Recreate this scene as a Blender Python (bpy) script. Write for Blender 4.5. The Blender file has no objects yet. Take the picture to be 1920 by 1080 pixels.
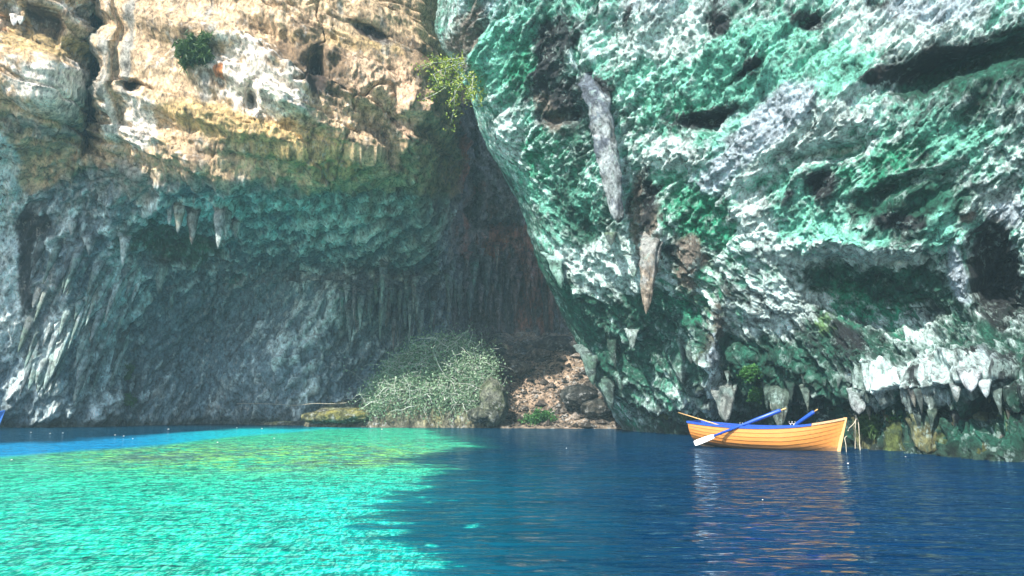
import bpy, math, random
import numpy as np
from mathutils import Vector, Matrix

random.seed(5)
rng = np.random.default_rng(11)
SC = bpy.context.scene
COL = SC.collection
R = math.radians

# ------------------------------------------------------------------ camera, sky, sun, exposure
FX = 1386.7                      # 26 mm lens on a 1920 px wide frame
EYE = 1.5                        # camera height above the water
HOR = 750.0                      # horizon row of the photograph
PITCH = math.atan((HOR - 540) / FX)
cam_d = bpy.data.cameras.new('camera'); cam_d.sensor_width = 36; cam_d.lens = 26
cam_d.clip_start = 0.05; cam_d.clip_end = 500
cam = bpy.data.objects.new('camera', cam_d); COL.objects.link(cam)
cam.location = (0, 0, EYE); cam.rotation_euler = (R(90) + PITCH, 0, 0)
SC.camera = cam

SUN_DIR = Vector((-0.46, -0.68, 0.80)).normalized()      # towards the sun: high, behind the camera, left
world = bpy.data.worlds.new('World'); SC.world = world; world.use_nodes = True
wn = world.node_tree.nodes; wl = world.node_tree.links
sky = wn.new('ShaderNodeTexSky'); sky.sky_type = 'NISHITA'; sky.sun_disc = False
sky.sun_elevation = math.asin(SUN_DIR.z)
sky.sun_rotation = math.atan2(SUN_DIR.x, SUN_DIR.y)
wl.new(sky.outputs[0], wn['Background'].inputs[0]); wn['Background'].inputs[1].default_value = 0.15
sun_d = bpy.data.lights.new('sun', 'SUN'); sun_d.energy = 5.0; sun_d.angle = R(0.6); sun_d.color = (1, 0.94, 0.84)
sun = bpy.data.objects.new('sun', sun_d); COL.objects.link(sun)
sun.rotation_euler = SUN_DIR.to_track_quat('Z', 'Y').to_euler()
SC.view_settings.view_transform = 'Standard'; SC.view_settings.look = 'None'
SC.view_settings.exposure = 1.12; SC.view_settings.gamma = 1
SC.view_settings.use_curve_mapping = False
SC.render.engine = 'CYCLES'
SC.cycles.use_denoising = True
SC.cycles.max_bounces = 6; SC.cycles.volume_bounces = 0
SC.cycles.caustics_reflective = False; SC.cycles.caustics_refractive = False

# ------------------------------------------------------------------ projection helpers
sp, cp = math.sin(PITCH), math.cos(PITCH)
def ray(u, v):
    x = (u - 960) / FX; y = (540 - v) / FX
    dy = cp - y * sp; dz = sp + y * cp
    return x / dy, dz / dy                       # x and z gained per metre of Y
def at(u, v, Y):
    a, b = ray(u, v)
    return Vector((a * Y, Y, EYE + b * Y))
def at_np(U, V, Y):
    a, b = ray(U, V)
    return np.stack([a * Y, Y, EYE + b * Y], -1).astype(np.float32)
def proj(x, y, z):
    z = z - EYE
    dep = y * cp + z * sp; up = -y * sp + z * cp
    dep = np.where(np.abs(dep) < 0.05, 0.05, dep)
    return 960 + FX * x / dep, 540 - FX * up / dep

# ------------------------------------------------------------------ noise
_p = rng.permutation(1024).astype(np.int32)
_g = rng.normal(size=(1024, 3)); _g /= np.linalg.norm(_g, axis=1)[:, None]; _g = _g.astype(np.float32)
GX, GY, GZ = _g[:, 0].copy(), _g[:, 1].copy(), _g[:, 2].copy()
def pn(x, y, z):
    x = np.asarray(x, np.float32); y = np.asarray(y, np.float32); z = np.asarray(z, np.float32)
    xf = np.floor(x); yf = np.floor(y); zf = np.floor(z)
    xi = xf.astype(np.int32); yi = yf.astype(np.int32); zi = zf.astype(np.int32)
    x = x - xf; y = y - yf; z = z - zf
    fu = x * x * x * (x * (x * 6 - 15) + 10); fv = y * y * y * (y * (y * 6 - 15) + 10); fw = z * z * z * (z * (z * 6 - 15) + 10)
    out = 0
    for a in (0, 1):
        ha = _p[(xi + a) & 1023]; wa = fu if a else 1 - fu; xa = x - a
        for b in (0, 1):
            hb = _p[(ha + yi + b) & 1023]; wb = wa * (fv if b else 1 - fv); yb = y - b
            for c in (0, 1):
                h = _p[(hb + zi + c) & 1023]
                out = out + wb * (fw if c else 1 - fw) * (GX[h] * xa + GY[h] * yb + GZ[h] * (z - c))
    return out * 1.6
def fbm(P, f, octv=4, gain=0.5, off=0.0, s=(1, 1, 1), kind='n'):
    a = 1.0; t = 0; out = 0
    for k in range(octv):
        q = f * (2.03 ** k)
        n = pn(P[..., 0] * q * s[0] + off + 7 * k, P[..., 1] * q * s[1] + off * 1.7 + 3 * k, P[..., 2] * q * s[2] - off + 5 * k)
        if kind == 'r': n = 1 - 2.4 * np.abs(n)          # sharp crests
        elif kind == 'b': n = 2.4 * np.abs(n) - 1        # sharp creases, round lumps
        out = out + a * n; t += a; a *= gain
    return out / t
def blob(U, V, u, v, ru, rv, a=0, p=2.0):
    c, s = math.cos(R(a)), math.sin(R(a))
    du = U - u; dv = V - v
    x = (du * c + dv * s) / ru; y = (-du * s + dv * c) / rv
    return np.exp(-np.minimum((x * x + y * y) ** (p / 2), 60)).astype(np.float32)
def smooth(e0, e1, x):
    t = np.clip((x - e0) / (e1 - e0), 0, 1); return t * t * (3 - 2 * t)
def table(us, vs, T, U, V):
    """bilinear table with eased steps removed by a small blur of the index"""
    T = np.asarray(T, float); us = np.asarray(us, float); vs = np.asarray(vs, float)
    def w(xs, X):
        i = np.clip(np.searchsorted(xs, X) - 1, 0, len(xs) - 2); return i, np.clip((X - xs[i]) / (xs[i + 1] - xs[i]), 0, 1)
    out = 0
    for du in (-25, 0, 25):
        for dv in (-22, 0, 22):
            i, a = w(us, U + du); j, b = w(vs, V + dv)
            out = out + (T[j, i] * (1 - a) + T[j, i + 1] * a) * (1 - b) + (T[j + 1, i] * (1 - a) + T[j + 1, i + 1] * a) * b
    return out / 9
def normals(P):
    gu = np.gradient(P, axis=1); gv = np.gradient(P, axis=0)
    n = np.cross(gu, gv); n /= np.linalg.norm(n, axis=-1, keepdims=True) + 1e-9
    return n
def palette(logits, cols, k):
    L = np.stack(logits, 0) * k; L -= L.max(0); W = np.exp(L); W /= W.sum(0)
    C = np.zeros(W.shape[1:] + (3,), np.float32)
    for i, c in enumerate(cols): C += W[i][..., None] * np.array(c, np.float32)
    return C

# ------------------------------------------------------------------ mesh helpers
def tag(o, label=None, cat=None, group=None, kind=None):
    if label: o['label'] = label
    if cat: o['category'] = cat
    if group: o['group'] = group
    if kind: o['kind'] = kind
    return o
def link(name, me, mat, parent=None):
    o = bpy.data.objects.new(name, me)
    if mat is not None and not me.materials: me.materials.append(mat)
    COL.objects.link(o)
    if parent is not None: o.parent = parent
    return o
def empty(name, loc=(0, 0, 0), rz=0):
    o = bpy.data.objects.new(name, None); COL.objects.link(o); o.location = loc; o.rotation_euler = (0, 0, rz)
    o.empty_display_size = 0.2
    return o
def raw_mesh(name, V, F, col=None, smooth_=True):
    """V (n,3), F (m,4) or (m,3) arrays"""
    V = np.ascontiguousarray(V, np.float32); F = np.ascontiguousarray(F, np.int32); k = F.shape[1]
    me = bpy.data.meshes.new(name)
    me.vertices.add(len(V)); me.vertices.foreach_set('co', V.ravel())
    me.loops.add(F.size); me.loops.foreach_set('vertex_index', F.ravel())
    me.polygons.add(len(F)); me.polygons.foreach_set('loop_start', np.arange(0, F.size, k, dtype=np.int32))
    try: me.polygons.foreach_set('loop_total', np.full(len(F), k, np.int32))
    except Exception: pass
    me.polygons.foreach_set('use_smooth', np.full(len(F), smooth_))
    if col is not None:
        ca = me.color_attributes.new('Col', 'FLOAT_COLOR', 'POINT')
        c = np.ones((len(V), 4), np.float32); c[:, :col.shape[1]] = col; ca.data.foreach_set('color', c.ravel())
    me.update(calc_edges=True)
    return me
def grid_mesh(name, P, C, flip=False):
    ny, nx = P.shape[:2]
    idx = np.arange(ny * nx, dtype=np.int32).reshape(ny, nx)
    a, b, c, d = idx[:-1, :-1], idx[:-1, 1:], idx[1:, 1:], idx[1:, :-1]
    F = np.stack([a, d, c, b] if not flip else [a, b, c, d], -1).reshape(-1, 4)
    return raw_mesh(name, P.reshape(-1, 3), F, C.reshape(-1, C.shape[-1]) if C is not None else None)
class MB:
    def __init__(s): s.v = []; s.f = []
    def box(s, c, d, M=None):
        n = len(s.v); M = M or Matrix.Identity(4)
        for z in (-1, 1):
            for y in (-1, 1):
                for x in (-1, 1):
                    s.v.append(M @ Vector((c[0] + x * d[0] / 2, c[1] + y * d[1] / 2, c[2] + z * d[2] / 2)))
        s.f += [tuple(n + k for k in q) for q in ((0, 2, 3, 1), (4, 5, 7, 6), (0, 1, 5, 4), (2, 6, 7, 3), (0, 4, 6, 2), (1, 3, 7, 5))]
    def tube(s, pts, r, seg=6, cap=True):
        pts = [Vector(p) for p in pts]; n0 = len(s.v); rs = r if hasattr(r, '__len__') else [r] * len(pts)
        for i, p in enumerate(pts):
            t = (pts[min(i + 1, len(pts) - 1)] - pts[max(i - 1, 0)]).normalized()
            a = t.cross(Vector((0, 0, 1)));
            if a.length < 0.05: a = t.cross(Vector((1, 0, 0)))
            a.normalize(); b = t.cross(a)
            for k in range(seg):
                th = 2 * math.pi * k / seg
                s.v.append(p + (a * math.cos(th) + b * math.sin(th)) * rs[i])
        for i in range(len(pts) - 1):
            for k in range(seg):
                q = n0 + i * seg
                s.f.append((q + k, q + (k + 1) % seg, q + seg + (k + 1) % seg, q + seg + k))
        if cap:
            s.f.append(tuple(n0 + k for k in range(seg))[::-1]); s.f.append(tuple(n0 + (len(pts) - 1) * seg + k for k in range(seg)))
    def build(s, name, mat, parent=None, sm=True, bevel=0):
        me = bpy.data.meshes.new(name); me.from_pydata([tuple(v) for v in s.v], [], s.f)
        me.polygons.foreach_set('use_smooth', [sm] * len(me.polygons)); me.update()
        o = link(name, me, mat, parent)
        if bevel:
            m = o.modifiers.new('bevel', 'BEVEL'); m.width = bevel; m.segments = 2
        return o

# ------------------------------------------------------------------ materials
def new_mat(name):
    m = bpy.data.materials.new(name); m.use_nodes = True
    nt = m.node_tree; return m, nt, nt.nodes, nt.links, nt.nodes['Principled BSDF']
def mathn(n, l, op, a, b=None, clamp=False):
    m = n.new('ShaderNodeMath'); m.operation = op; m.use_clamp = clamp
    for i, x in enumerate((a, b)):
        if x is None: continue
        if isinstance(x, (int, float)): m.inputs[i].default_value = x
        else: l.new(x, m.inputs[i])
    return m.outputs[0]
def noise(n, l, scale, detail=4, rough=0.55, vec=None, dist=0):
    t = n.new('ShaderNodeTexNoise'); t.inputs['Scale'].default_value = scale; t.inputs['Detail'].default_value = detail
    t.inputs['Roughness'].default_value = rough; t.inputs['Distortion'].default_value = dist
    if vec is not None: l.new(vec, t.inputs['Vector'])
    return t.outputs['Fac']
def ramp(n, l, fac, stops):
    r = n.new('ShaderNodeValToRGB'); e = r.color_ramp.elements
    while len(e) < len(stops): e.new(0.5)
    for k, (p, c) in enumerate(stops):
        e[k].position = p; e[k].color = (c, c, c, 1) if isinstance(c, (int, float)) else (*c, 1)
    l.new(fac, r.inputs[0]); return r.outputs[0]
def mixc(n, l, fac, a, b, mode='MIX'):
    m = n.new('ShaderNodeMix'); m.data_type = 'RGBA'; m.blend_type = mode
    if isinstance(fac, (int, float)): m.inputs[0].default_value = fac
    else: l.new(fac, m.inputs[0])
    for i, x in ((6, a), (7, b)):
        if isinstance(x, tuple): m.inputs[i].default_value = (*x, 1)
        else: l.new(x, m.inputs[i])
    return m.outputs[2]
def rock_mat(name, spec=0.3, rough=0.75, bump=0.6, stretch=1.0, contrast=1.0, flecks=0.5, pale=(.66, .70, .70), dark=(.02, .03, .03)):
    """crusty limestone: its colour comes from the 'Col' attribute (mineral and lichen patches, some light and shade painted in), grain and pits from noise"""
    m, nt, n, l, b = new_mat(name)
    tc = n.new('ShaderNodeTexCoord').outputs['Object']
    mp = n.new('ShaderNodeMapping'); mp.inputs['Scale'].default_value = (1, 1, stretch); l.new(tc, mp.inputs[0]); vec = mp.outputs[0]
    at_ = n.new('ShaderNodeAttribute'); at_.attribute_name = 'Col'
    f1 = noise(n, l, 2.2, 9, 0.74, vec, 0.5)
    f2 = noise(n, l, 7.5, 6, 0.72, vec, 0.4)
    f3 = noise(n, l, 0.9, 6, 0.62, vec, 0.9)
    f4 = noise(n, l, 4.2, 7, 0.72, vec, 0.3)
    g1 = ramp(n, l, f1, [(0.36, 1 - 0.72 * contrast), (0.5, 0.95), (0.66, 1 + 0.6 * contrast)])
    c = mixc(n, l, 1.0, at_.outputs['Color'], g1, 'MULTIPLY')
    g2 = ramp(n, l, f2, [(0.34, 1 - 0.6 * contrast), (0.5, 1.0), (0.66, 1 + 0.4 * contrast)])
    c = mixc(n, l, 1.0, c, g2, 'MULTIPLY')
    # dark flecks, then pale mineral crust flecks
    dk = ramp(n, l, f4, [(0.34, 1.0), (0.44, 0.0)]); c = mixc(n, l, mathn(n, l, 'MULTIPLY', dk, 0.85 * contrast), c, dark)
    fl = ramp(n, l, f4, [(0.53, 0.0), (0.60, 1.0)]); fm = ramp(n, l, f3, [(0.46, 0.0), (0.58, 1.0)])
    ff = mathn(n, l, 'MULTIPLY', fl, fm); ff = mathn(n, l, 'MULTIPLY', ff, flecks)
    c = mixc(n, l, ff, c, pale)
    l.new(c, b.inputs['Base Color'])
    b.inputs['Roughness'].default_value = rough; b.inputs['Specular IOR Level'].default_value = spec
    h = mathn(n, l, 'ADD', mathn(n, l, 'MULTIPLY', f1, 1.0), mathn(n, l, 'MULTIPLY', f2, 0.35))
    bp = n.new('ShaderNodeBump'); bp.inputs['Strength'].default_value = bump; bp.inputs['Distance'].default_value = 0.35
    l.new(h, bp.inputs['Height']); l.new(bp.outputs[0], b.inputs['Normal'])
    return m
M_RIGHT = rock_mat('encrusted_green_limestone', 0.35, 0.62, 1.0, 0.75, 1.0, 0.45, (.56, .78, .74), (.010, .030, .026))
M_LEFT = rock_mat('weathered_tan_limestone', 0.35, 0.65, 0.75, 0.6, 1.0, 0.4, (.68, .64, .58), (.05, .04, .03))
M_BANK = rock_mat('earth_and_rubble', 0.2, 0.85, 0.8, 1.0, 1.1)
def plain(name, col, rough=0.6, spec=0.3, var=0.25, scale=8, bump=0.15, stretch=(1, 1, 1)):
    m, nt, n, l, b = new_mat(name)
    tc = n.new('ShaderNodeTexCoord').outputs['Object']
    mp = n.new('ShaderNodeMapping'); mp.inputs['Scale'].default_value = stretch; l.new(tc, mp.inputs[0])
    f = noise(n, l, scale, 6, 0.65, mp.outputs[0])
    g = ramp(n, l, f, [(0.3, 1 - var), (0.7, 1 + var)])
    l.new(mixc(n, l, 1.0, (*col,), g, 'MULTIPLY'), b.inputs['Base Color'])
    b.inputs['Roughness'].default_value = rough; b.inputs['Specular IOR Level'].default_value = spec
    if bump:
        bp = n.new('ShaderNodeBump'); bp.inputs['Strength'].default_value = bump; bp.inputs['Distance'].default_value = 0.02
        l.new(f, bp.inputs['Height']); l.new(bp.outputs[0], b.inputs['Normal'])
    return m
def leaf_mat(name, c1, c2):
    m, nt, n, l, b = new_mat(name)
    g = n.new('ShaderNodeNewGeometry')
    r = n.new('ShaderNodeValToRGB'); r.color_ramp.elements[0].color = (*c1, 1); r.color_ramp.elements[1].color = (*c2, 1)
    l.new(g.outputs['Random Per Island'], r.inputs[0]); l.new(r.outputs[0], b.inputs['Base Color'])
    b.inputs['Roughness'].default_value = 0.5
    tr = n.new('ShaderNodeBsdfTranslucent'); l.new(r.outputs[0], tr.inputs[0])
    mx = n.new('ShaderNodeMixShader'); mx.inputs[0].default_value = 0.3
    l.new(b.outputs[0], mx.inputs[1]); l.new(tr.outputs[0], mx.inputs[2])
    l.new(mx.outputs[0], n['Material Output'].inputs[0])
    return m

# ------------------------------------------------------------------ left cave wall
def spaced(*segs):
    out = []
    for a, b, st in segs: out += list(np.arange(a, b, st))
    return np.array(out + [segs[-1][1]], float)
uL = spaced((-700, -60, 12), (-60, 1150, 1.85), (1150, 1330, 6))
vL = spaced((-520, -80, 14), (-80, 850, 1.9))
U, V = np.meshgrid(uL, vL)
cu = [-700, 0, 110, 170, 230, 400, 560, 700, 800, 880, 1000, 1100, 1330]
cv = [-1150, -300, 0, 200, 300, 345, 420, 500, 620, 700, 800, 860]
TL = [[35, 35, 35, 36, 36, 36.5, 37, 38, 40, 46, 47, 47, 47],
      [32, 32.5, 33, 35, 34.5, 34.5, 35, 36, 38, 47, 48, 48, 48],
      [30, 32, 32, 35.8, 34, 34.2, 34.6, 35.8, 37.5, 50, 52, 52, 52],
      [31, 32.2, 32.6, 36.5, 34.2, 33.6, 34.0, 35.2, 37, 50, 54, 54, 54],
      [32, 35, 35.5, 36.2, 35, 33.8, 34.5, 36.0, 39, 52, 56, 57, 57],
      [33, 36.5, 37, 37.2, 36.2, 35, 36.5, 39, 42.5, 54, 58, 59, 59],
      [35, 38, 38, 38.6, 39, 42.5, 42.5, 43, 46.5, 57, 60, 60, 60],
      [36, 38.5, 39, 39.6, 41, 46.5, 47, 48.5, 51, 60, 61, 61, 61],
      [37, 39, 40, 41, 43.5, 48.5, 48, 49, 54, 61, 61, 61, 61],
      [38, 40, 41, 42, 44.5, 48.5, 46.5, 49.5, 54, 60, 60, 60, 60],
      [39, 41, 42, 43, 45, 47.5, 46, 48, 52, 58, 58, 58, 58],
      [39.5, 41.5, 42.5, 43.5, 45.5, 48, 46.5, 48.5, 52, 58, 58, 58, 58]]
Y = table(cu, cv, TL, U, V)
P = at_np(U, V, Y); N = normals(P)
if (N[..., 1].mean()) > 0: N = -N
wn1 = fbm(P, 0.22, 3, 0.5, 3.3); wn2 = fbm(P, 0.22, 3, 0.5, 9.1)
Uw = U + 34 * wn1 + 14 * fbm(P, 1.1, 2, 0.6, 1.0); Vw = V + 30 * wn2
up = smooth(360, 280, V + 0.0 * U)                    # the slabby upper wall
S = P[..., 2] * 0.93 + P[..., 0] * 0.34 + 0.9 * wn1   # dipping beds
strata = pn(S * 0.9, S * 0 + 3.1, P[..., 0] * 0.05) + 0.6 * pn(S * 2.3, S * 0 + 8.1, P[..., 0] * 0.08)
saw = (S * 0.55) % 1.0
drape = fbm(P, 0.9, 4, 0.55, 5.0, (1.0, 1.0, 0.22), 'r')
diag = P[..., 0] * 0.8 - P[..., 2] * 0.55              # slanting flow ridges of the lower wall
Pd = np.stack([diag, P[..., 1] * 0.6, (P[..., 0] * 0.5 + P[..., 2] * 0.85) * 0.3], -1)
flow = fbm(Pd, 0.8, 4, 0.55, 2.0, (1, 1, 1), 'r')
d = 0.9 * fbm(P, 0.13, 3, 0.5, 1.0) + 0.26 * fbm(P, 0.42, 4, 0.55, 4.0, (1, 1, 1), 'r')
def slant(p_, deg, off_=0):
    c1_, s1_ = math.cos(R(deg)), math.sin(R(deg))
    return np.stack([p_[..., 0] * c1_ + p_[..., 2] * s1_ + off_, p_[..., 1] * .8, -p_[..., 0] * s1_ + p_[..., 2] * c1_], -1)
rgt = smooth(760, 860, U); angD = 62
lf = lambda P_, f, o, g, off, st, kind='n': fbm(slant(P_, 62), f, o, g, off, (st, 1, 1), kind) * (1 - rgt) + fbm(slant(P_, 100, 50), f, o, g, off, (st, 1, 1), kind) * rgt
d += up * 0.38 * fbm(slant(P, -24), 0.55, 4, 0.6, 3.0, (0.22, 1, 1), 'r') + (1 - up) * (0.42 * lf(P, 0.6, 4, 0.6, 6.0, 0.16, 'r') + 0.16 * lf(P, 1.7, 3, 0.6, 9.0, 0.3, 'r'))
d += up * (0.42 * strata + 0.35 * np.clip(saw * 1.2, 0, 1) + 0.12 * drape) + (1 - up) * (0.42 * flow + 0.30 * drape)
d += (0.11 + 0.13 * up) * fbm(P, 1.1, 4, 0.62, 7.0, (1, 1, 0.7), 'r') + 0.06 * fbm(P, 5.0, 2, 0.6, 27.0)
cr1 = np.abs(pn(S * 0.42 + 0.25 * wn2, P[..., 0] * 0.05, P[..., 0] * 0 + 3)); cr2 = np.abs(pn(P[..., 0] * 0.30 + 0.8 * wn1, P[..., 2] * 0.12, P[..., 0] * 0 + 9))
crack = up * (smooth(0.03, 0.0, cr1) * smooth(-.1, .2, wn2) + 0.8 * smooth(0.02, 0.0, cr2) * smooth(0, .2, wn1))
d -= 0.45 * crack
B = lambda *a: blob(Uw, Vw, *a)
B0 = lambda *a: blob(U + 8 * wn1, V + 8 * wn2, *a)
db = 0 * d
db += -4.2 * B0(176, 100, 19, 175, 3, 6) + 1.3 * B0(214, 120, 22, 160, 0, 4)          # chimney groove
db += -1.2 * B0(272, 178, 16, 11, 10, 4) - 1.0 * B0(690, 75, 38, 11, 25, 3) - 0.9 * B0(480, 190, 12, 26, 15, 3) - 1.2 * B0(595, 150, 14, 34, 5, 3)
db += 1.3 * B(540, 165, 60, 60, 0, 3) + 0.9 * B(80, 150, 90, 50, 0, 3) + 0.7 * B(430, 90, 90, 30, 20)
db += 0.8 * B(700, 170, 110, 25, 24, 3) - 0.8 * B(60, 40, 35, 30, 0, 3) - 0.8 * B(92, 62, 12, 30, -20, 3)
db += -1.5 * B(330, 430, 90, 50, 0, 3) - 1.3 * B(650, 490, 170, 34, 3, 3) + 1.4 * B(600, 600, 60, 150, 38, 2.5) + 0.9 * B(490, 690, 90, 60, 0)
db += 0.9 * B(150, 560, 80, 130, 25, 3) - 0.9 * B(230, 690, 40, 40, 0) - 0.8 * B(60, 430, 30, 60, 0) - 0.7 * B(45, 670, 35, 40, 0)
db += -1.6 * B0(870, 300, 12, 150, 0, 3) + 1.4 * B(790, 300, 40, 160, 0, 3) - 1.3 * B0(860, 395, 8, 26, 0, 4)- 1.0 * B0(925, 420, 38, 12, -12, 3)
db += 0.8 * B(960, 430, 12, 60, 20) - 1.0 * smooth(765, 800, V) * (0.6 + 0.6 * wn2)
def hipass(d_, k_):
    c_ = np.pad(d_, k_, mode='edge').cumsum(0).cumsum(1); c_ = np.pad(c_, ((1, 0), (1, 0))); w_ = 2 * k_ + 1
    return d_ - (c_[w_:, w_:] - c_[:-w_, w_:] - c_[w_:, :-w_] + c_[:-w_, :-w_]) / w_ ** 2
slab = np.clip(blob(U, V, 320, 90, 140, 130, 0, 4) + blob(U, V, 90, 175, 75, 60, 10, 4) + .8 * blob(U, V, 720, 60, 120, 90, 20, 4), 0, 1); ds_ = hipass(d, 14); d -= 0.72 * slab * ds_
crest = np.clip(hipass(d, 9), -.2, .5)
ToC = np.array([0, 0, EYE]) - P; ToC /= np.linalg.norm(ToC, axis=-1, keepdims=True)
PL = (P + N * d[..., None] + ToC * db[..., None]).astype(np.float32)
# colours; hollows get their shade painted in as dark tones
mixu = lambda a_, b_: a_ * upc + b_ * (1 - upc)
upc = smooth(345, 300, V)
SU, SL = slant(PL, -24), None
n1 = mixu(fbm(SU, 0.45, 6, 0.66, 21.0, (.5, 1, 1)), lf(PL, 0.6, 6, 0.66, 21.0, .3)); n2 = mixu(fbm(PL, 0.55, 6, 0.66, 33.0, (1, 1, 0.4)), lf(PL, 0.75, 6, 0.66, 33.0, .25))
n3 = mixu(fbm(SU, 0.4, 6, 0.64, 47.0, (.4, 1, 1)), lf(PL, 0.45, 6, 0.64, 47.0, .4)); n4 = mixu(fbm(PL, 1.6, 4, 0.66, 13.0), lf(PL, 2.0, 4, 0.66, 13.0, .3))
streak = fbm(PL, 1.0, 4, 0.6, 63.0, (1, 1, 0.05)); streak2 = fbm(PL, 1.9, 4, 0.6, 83.0, (1, 1, 0.04))
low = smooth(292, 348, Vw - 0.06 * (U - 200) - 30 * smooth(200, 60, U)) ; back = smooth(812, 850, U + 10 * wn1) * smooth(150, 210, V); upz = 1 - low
F0 = lambda *a: 1.5 * blob(U + 14 * wn1 + 10 * n4, V + 12 * wn2 + 10 * n4, *a)
LL = dict(
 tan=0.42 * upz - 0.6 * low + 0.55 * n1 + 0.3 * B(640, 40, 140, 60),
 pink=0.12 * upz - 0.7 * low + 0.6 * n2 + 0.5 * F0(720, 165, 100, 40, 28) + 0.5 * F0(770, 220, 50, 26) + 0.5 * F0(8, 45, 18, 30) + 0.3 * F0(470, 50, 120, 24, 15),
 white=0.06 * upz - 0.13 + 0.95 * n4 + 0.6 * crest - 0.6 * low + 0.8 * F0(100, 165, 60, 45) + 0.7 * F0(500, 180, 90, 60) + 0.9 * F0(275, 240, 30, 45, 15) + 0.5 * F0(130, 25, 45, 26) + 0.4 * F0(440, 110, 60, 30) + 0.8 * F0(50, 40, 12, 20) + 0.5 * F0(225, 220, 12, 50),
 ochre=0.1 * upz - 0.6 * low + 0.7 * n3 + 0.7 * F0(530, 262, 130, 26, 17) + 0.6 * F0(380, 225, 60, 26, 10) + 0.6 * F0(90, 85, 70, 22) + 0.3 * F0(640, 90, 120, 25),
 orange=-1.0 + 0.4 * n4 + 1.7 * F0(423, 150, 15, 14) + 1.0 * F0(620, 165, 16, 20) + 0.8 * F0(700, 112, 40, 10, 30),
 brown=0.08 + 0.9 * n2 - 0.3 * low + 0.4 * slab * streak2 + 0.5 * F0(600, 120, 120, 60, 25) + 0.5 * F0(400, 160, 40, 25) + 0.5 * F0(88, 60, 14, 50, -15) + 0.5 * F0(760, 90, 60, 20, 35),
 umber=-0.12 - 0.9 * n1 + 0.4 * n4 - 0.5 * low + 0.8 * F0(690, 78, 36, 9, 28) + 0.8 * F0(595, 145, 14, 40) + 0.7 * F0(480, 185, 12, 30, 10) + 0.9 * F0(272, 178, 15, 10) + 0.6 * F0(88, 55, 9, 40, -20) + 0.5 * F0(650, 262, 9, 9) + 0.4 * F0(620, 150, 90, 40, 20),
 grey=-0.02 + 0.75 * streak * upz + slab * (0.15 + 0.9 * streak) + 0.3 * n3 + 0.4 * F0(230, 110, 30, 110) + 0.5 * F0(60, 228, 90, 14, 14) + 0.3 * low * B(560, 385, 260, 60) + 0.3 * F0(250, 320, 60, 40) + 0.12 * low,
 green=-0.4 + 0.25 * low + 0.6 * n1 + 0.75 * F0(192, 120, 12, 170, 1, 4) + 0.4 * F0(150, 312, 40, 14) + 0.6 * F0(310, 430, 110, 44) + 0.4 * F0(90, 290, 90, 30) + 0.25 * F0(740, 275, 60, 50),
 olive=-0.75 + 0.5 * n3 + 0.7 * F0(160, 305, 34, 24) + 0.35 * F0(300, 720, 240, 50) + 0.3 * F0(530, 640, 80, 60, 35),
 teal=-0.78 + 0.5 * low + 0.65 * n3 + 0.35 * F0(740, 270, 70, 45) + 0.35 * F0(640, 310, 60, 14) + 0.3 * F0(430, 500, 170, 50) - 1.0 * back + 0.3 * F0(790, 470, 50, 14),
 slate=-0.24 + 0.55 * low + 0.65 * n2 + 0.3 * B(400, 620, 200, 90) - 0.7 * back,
 pale=-0.62 + 0.65 * low * (1 - back) + 0.95 * n4 + 1.4 * crest + 0.55 * F0(180, 600, 60, 150, 20) + 1.4 * F0(0, 330, 50, 120) + 1.3 * F0(0, 540, 40, 90) + 0.4 * F0(570, 620, 60, 90, 35) + 0.3 * F0(600, 400, 150, 50) + 0.5 * F0(60, 720, 60, 14) + 0.5 * F0(370, 370, 90, 18) - 0.6 * back,  # pale also holds the brightly lit far-left edge, put into the colour
 black=-0.28 - 0.95 * n3 + 0.35 * n4 + 0.9 * F0(160, 170, 11, 110, 3, 4) + 0.8 * F0(72, 415, 42, 42) + 0.7 * F0(58, 510, 22, 60) + 0.4 * F0(55, 570, 18, 50) + 0.12 * low + 0.25 * low * smooth(680, 780, V) + 0.3 * F0(170, 420, 20, 60, 20) + 0.35 * F0(240, 650, 30, 90) + 0.3 * F0(330, 600, 90, 60),  # black also darkens the chimney groove, its shade put into the colour
 inner=-1.5 + 2.5 * back + 0.5 * n1,
 rust=-1.6 + 2.3 * back + 0.7 * n2 + 0.5 * B(1010, 520, 60, 110) + 0.4 * B(835, 300, 20, 100) + 0.3 * B(930, 450, 60, 40),
 )
CL = dict(tan=(.62, .44, .27), pink=(.70, .48, .32), white=(.84, .76, .67), ochre=(.54, .38, .17), orange=(.45, .17, .06), brown=(.20, .135, .08), umber=(.045, .03, .022),
          grey=(.34, .33, .29), green=(.05, .15, .09), olive=(.24, .26, .11), teal=(.05, .22, .19), slate=(.16, .24, .28), pale=(.62, .74, .74), black=(.018, .024, .028),
          inner=(.17, .18, .18), rust=(.42, .16, .10))
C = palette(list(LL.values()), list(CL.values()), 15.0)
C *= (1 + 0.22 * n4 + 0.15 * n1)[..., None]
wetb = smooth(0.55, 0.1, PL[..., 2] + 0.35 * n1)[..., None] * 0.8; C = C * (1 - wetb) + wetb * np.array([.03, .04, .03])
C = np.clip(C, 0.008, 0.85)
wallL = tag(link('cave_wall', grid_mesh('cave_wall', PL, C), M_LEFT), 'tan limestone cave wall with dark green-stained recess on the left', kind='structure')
KL = (uL, vL, PL, C)
def look(K, u, v):
    i = min(np.searchsorted(K[0], u), len(K[0]) - 1); j = min(np.searchsorted(K[1], v), len(K[1]) - 1)
    return Vector(K[2][j, i].tolist()), K[3][j, i]

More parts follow.
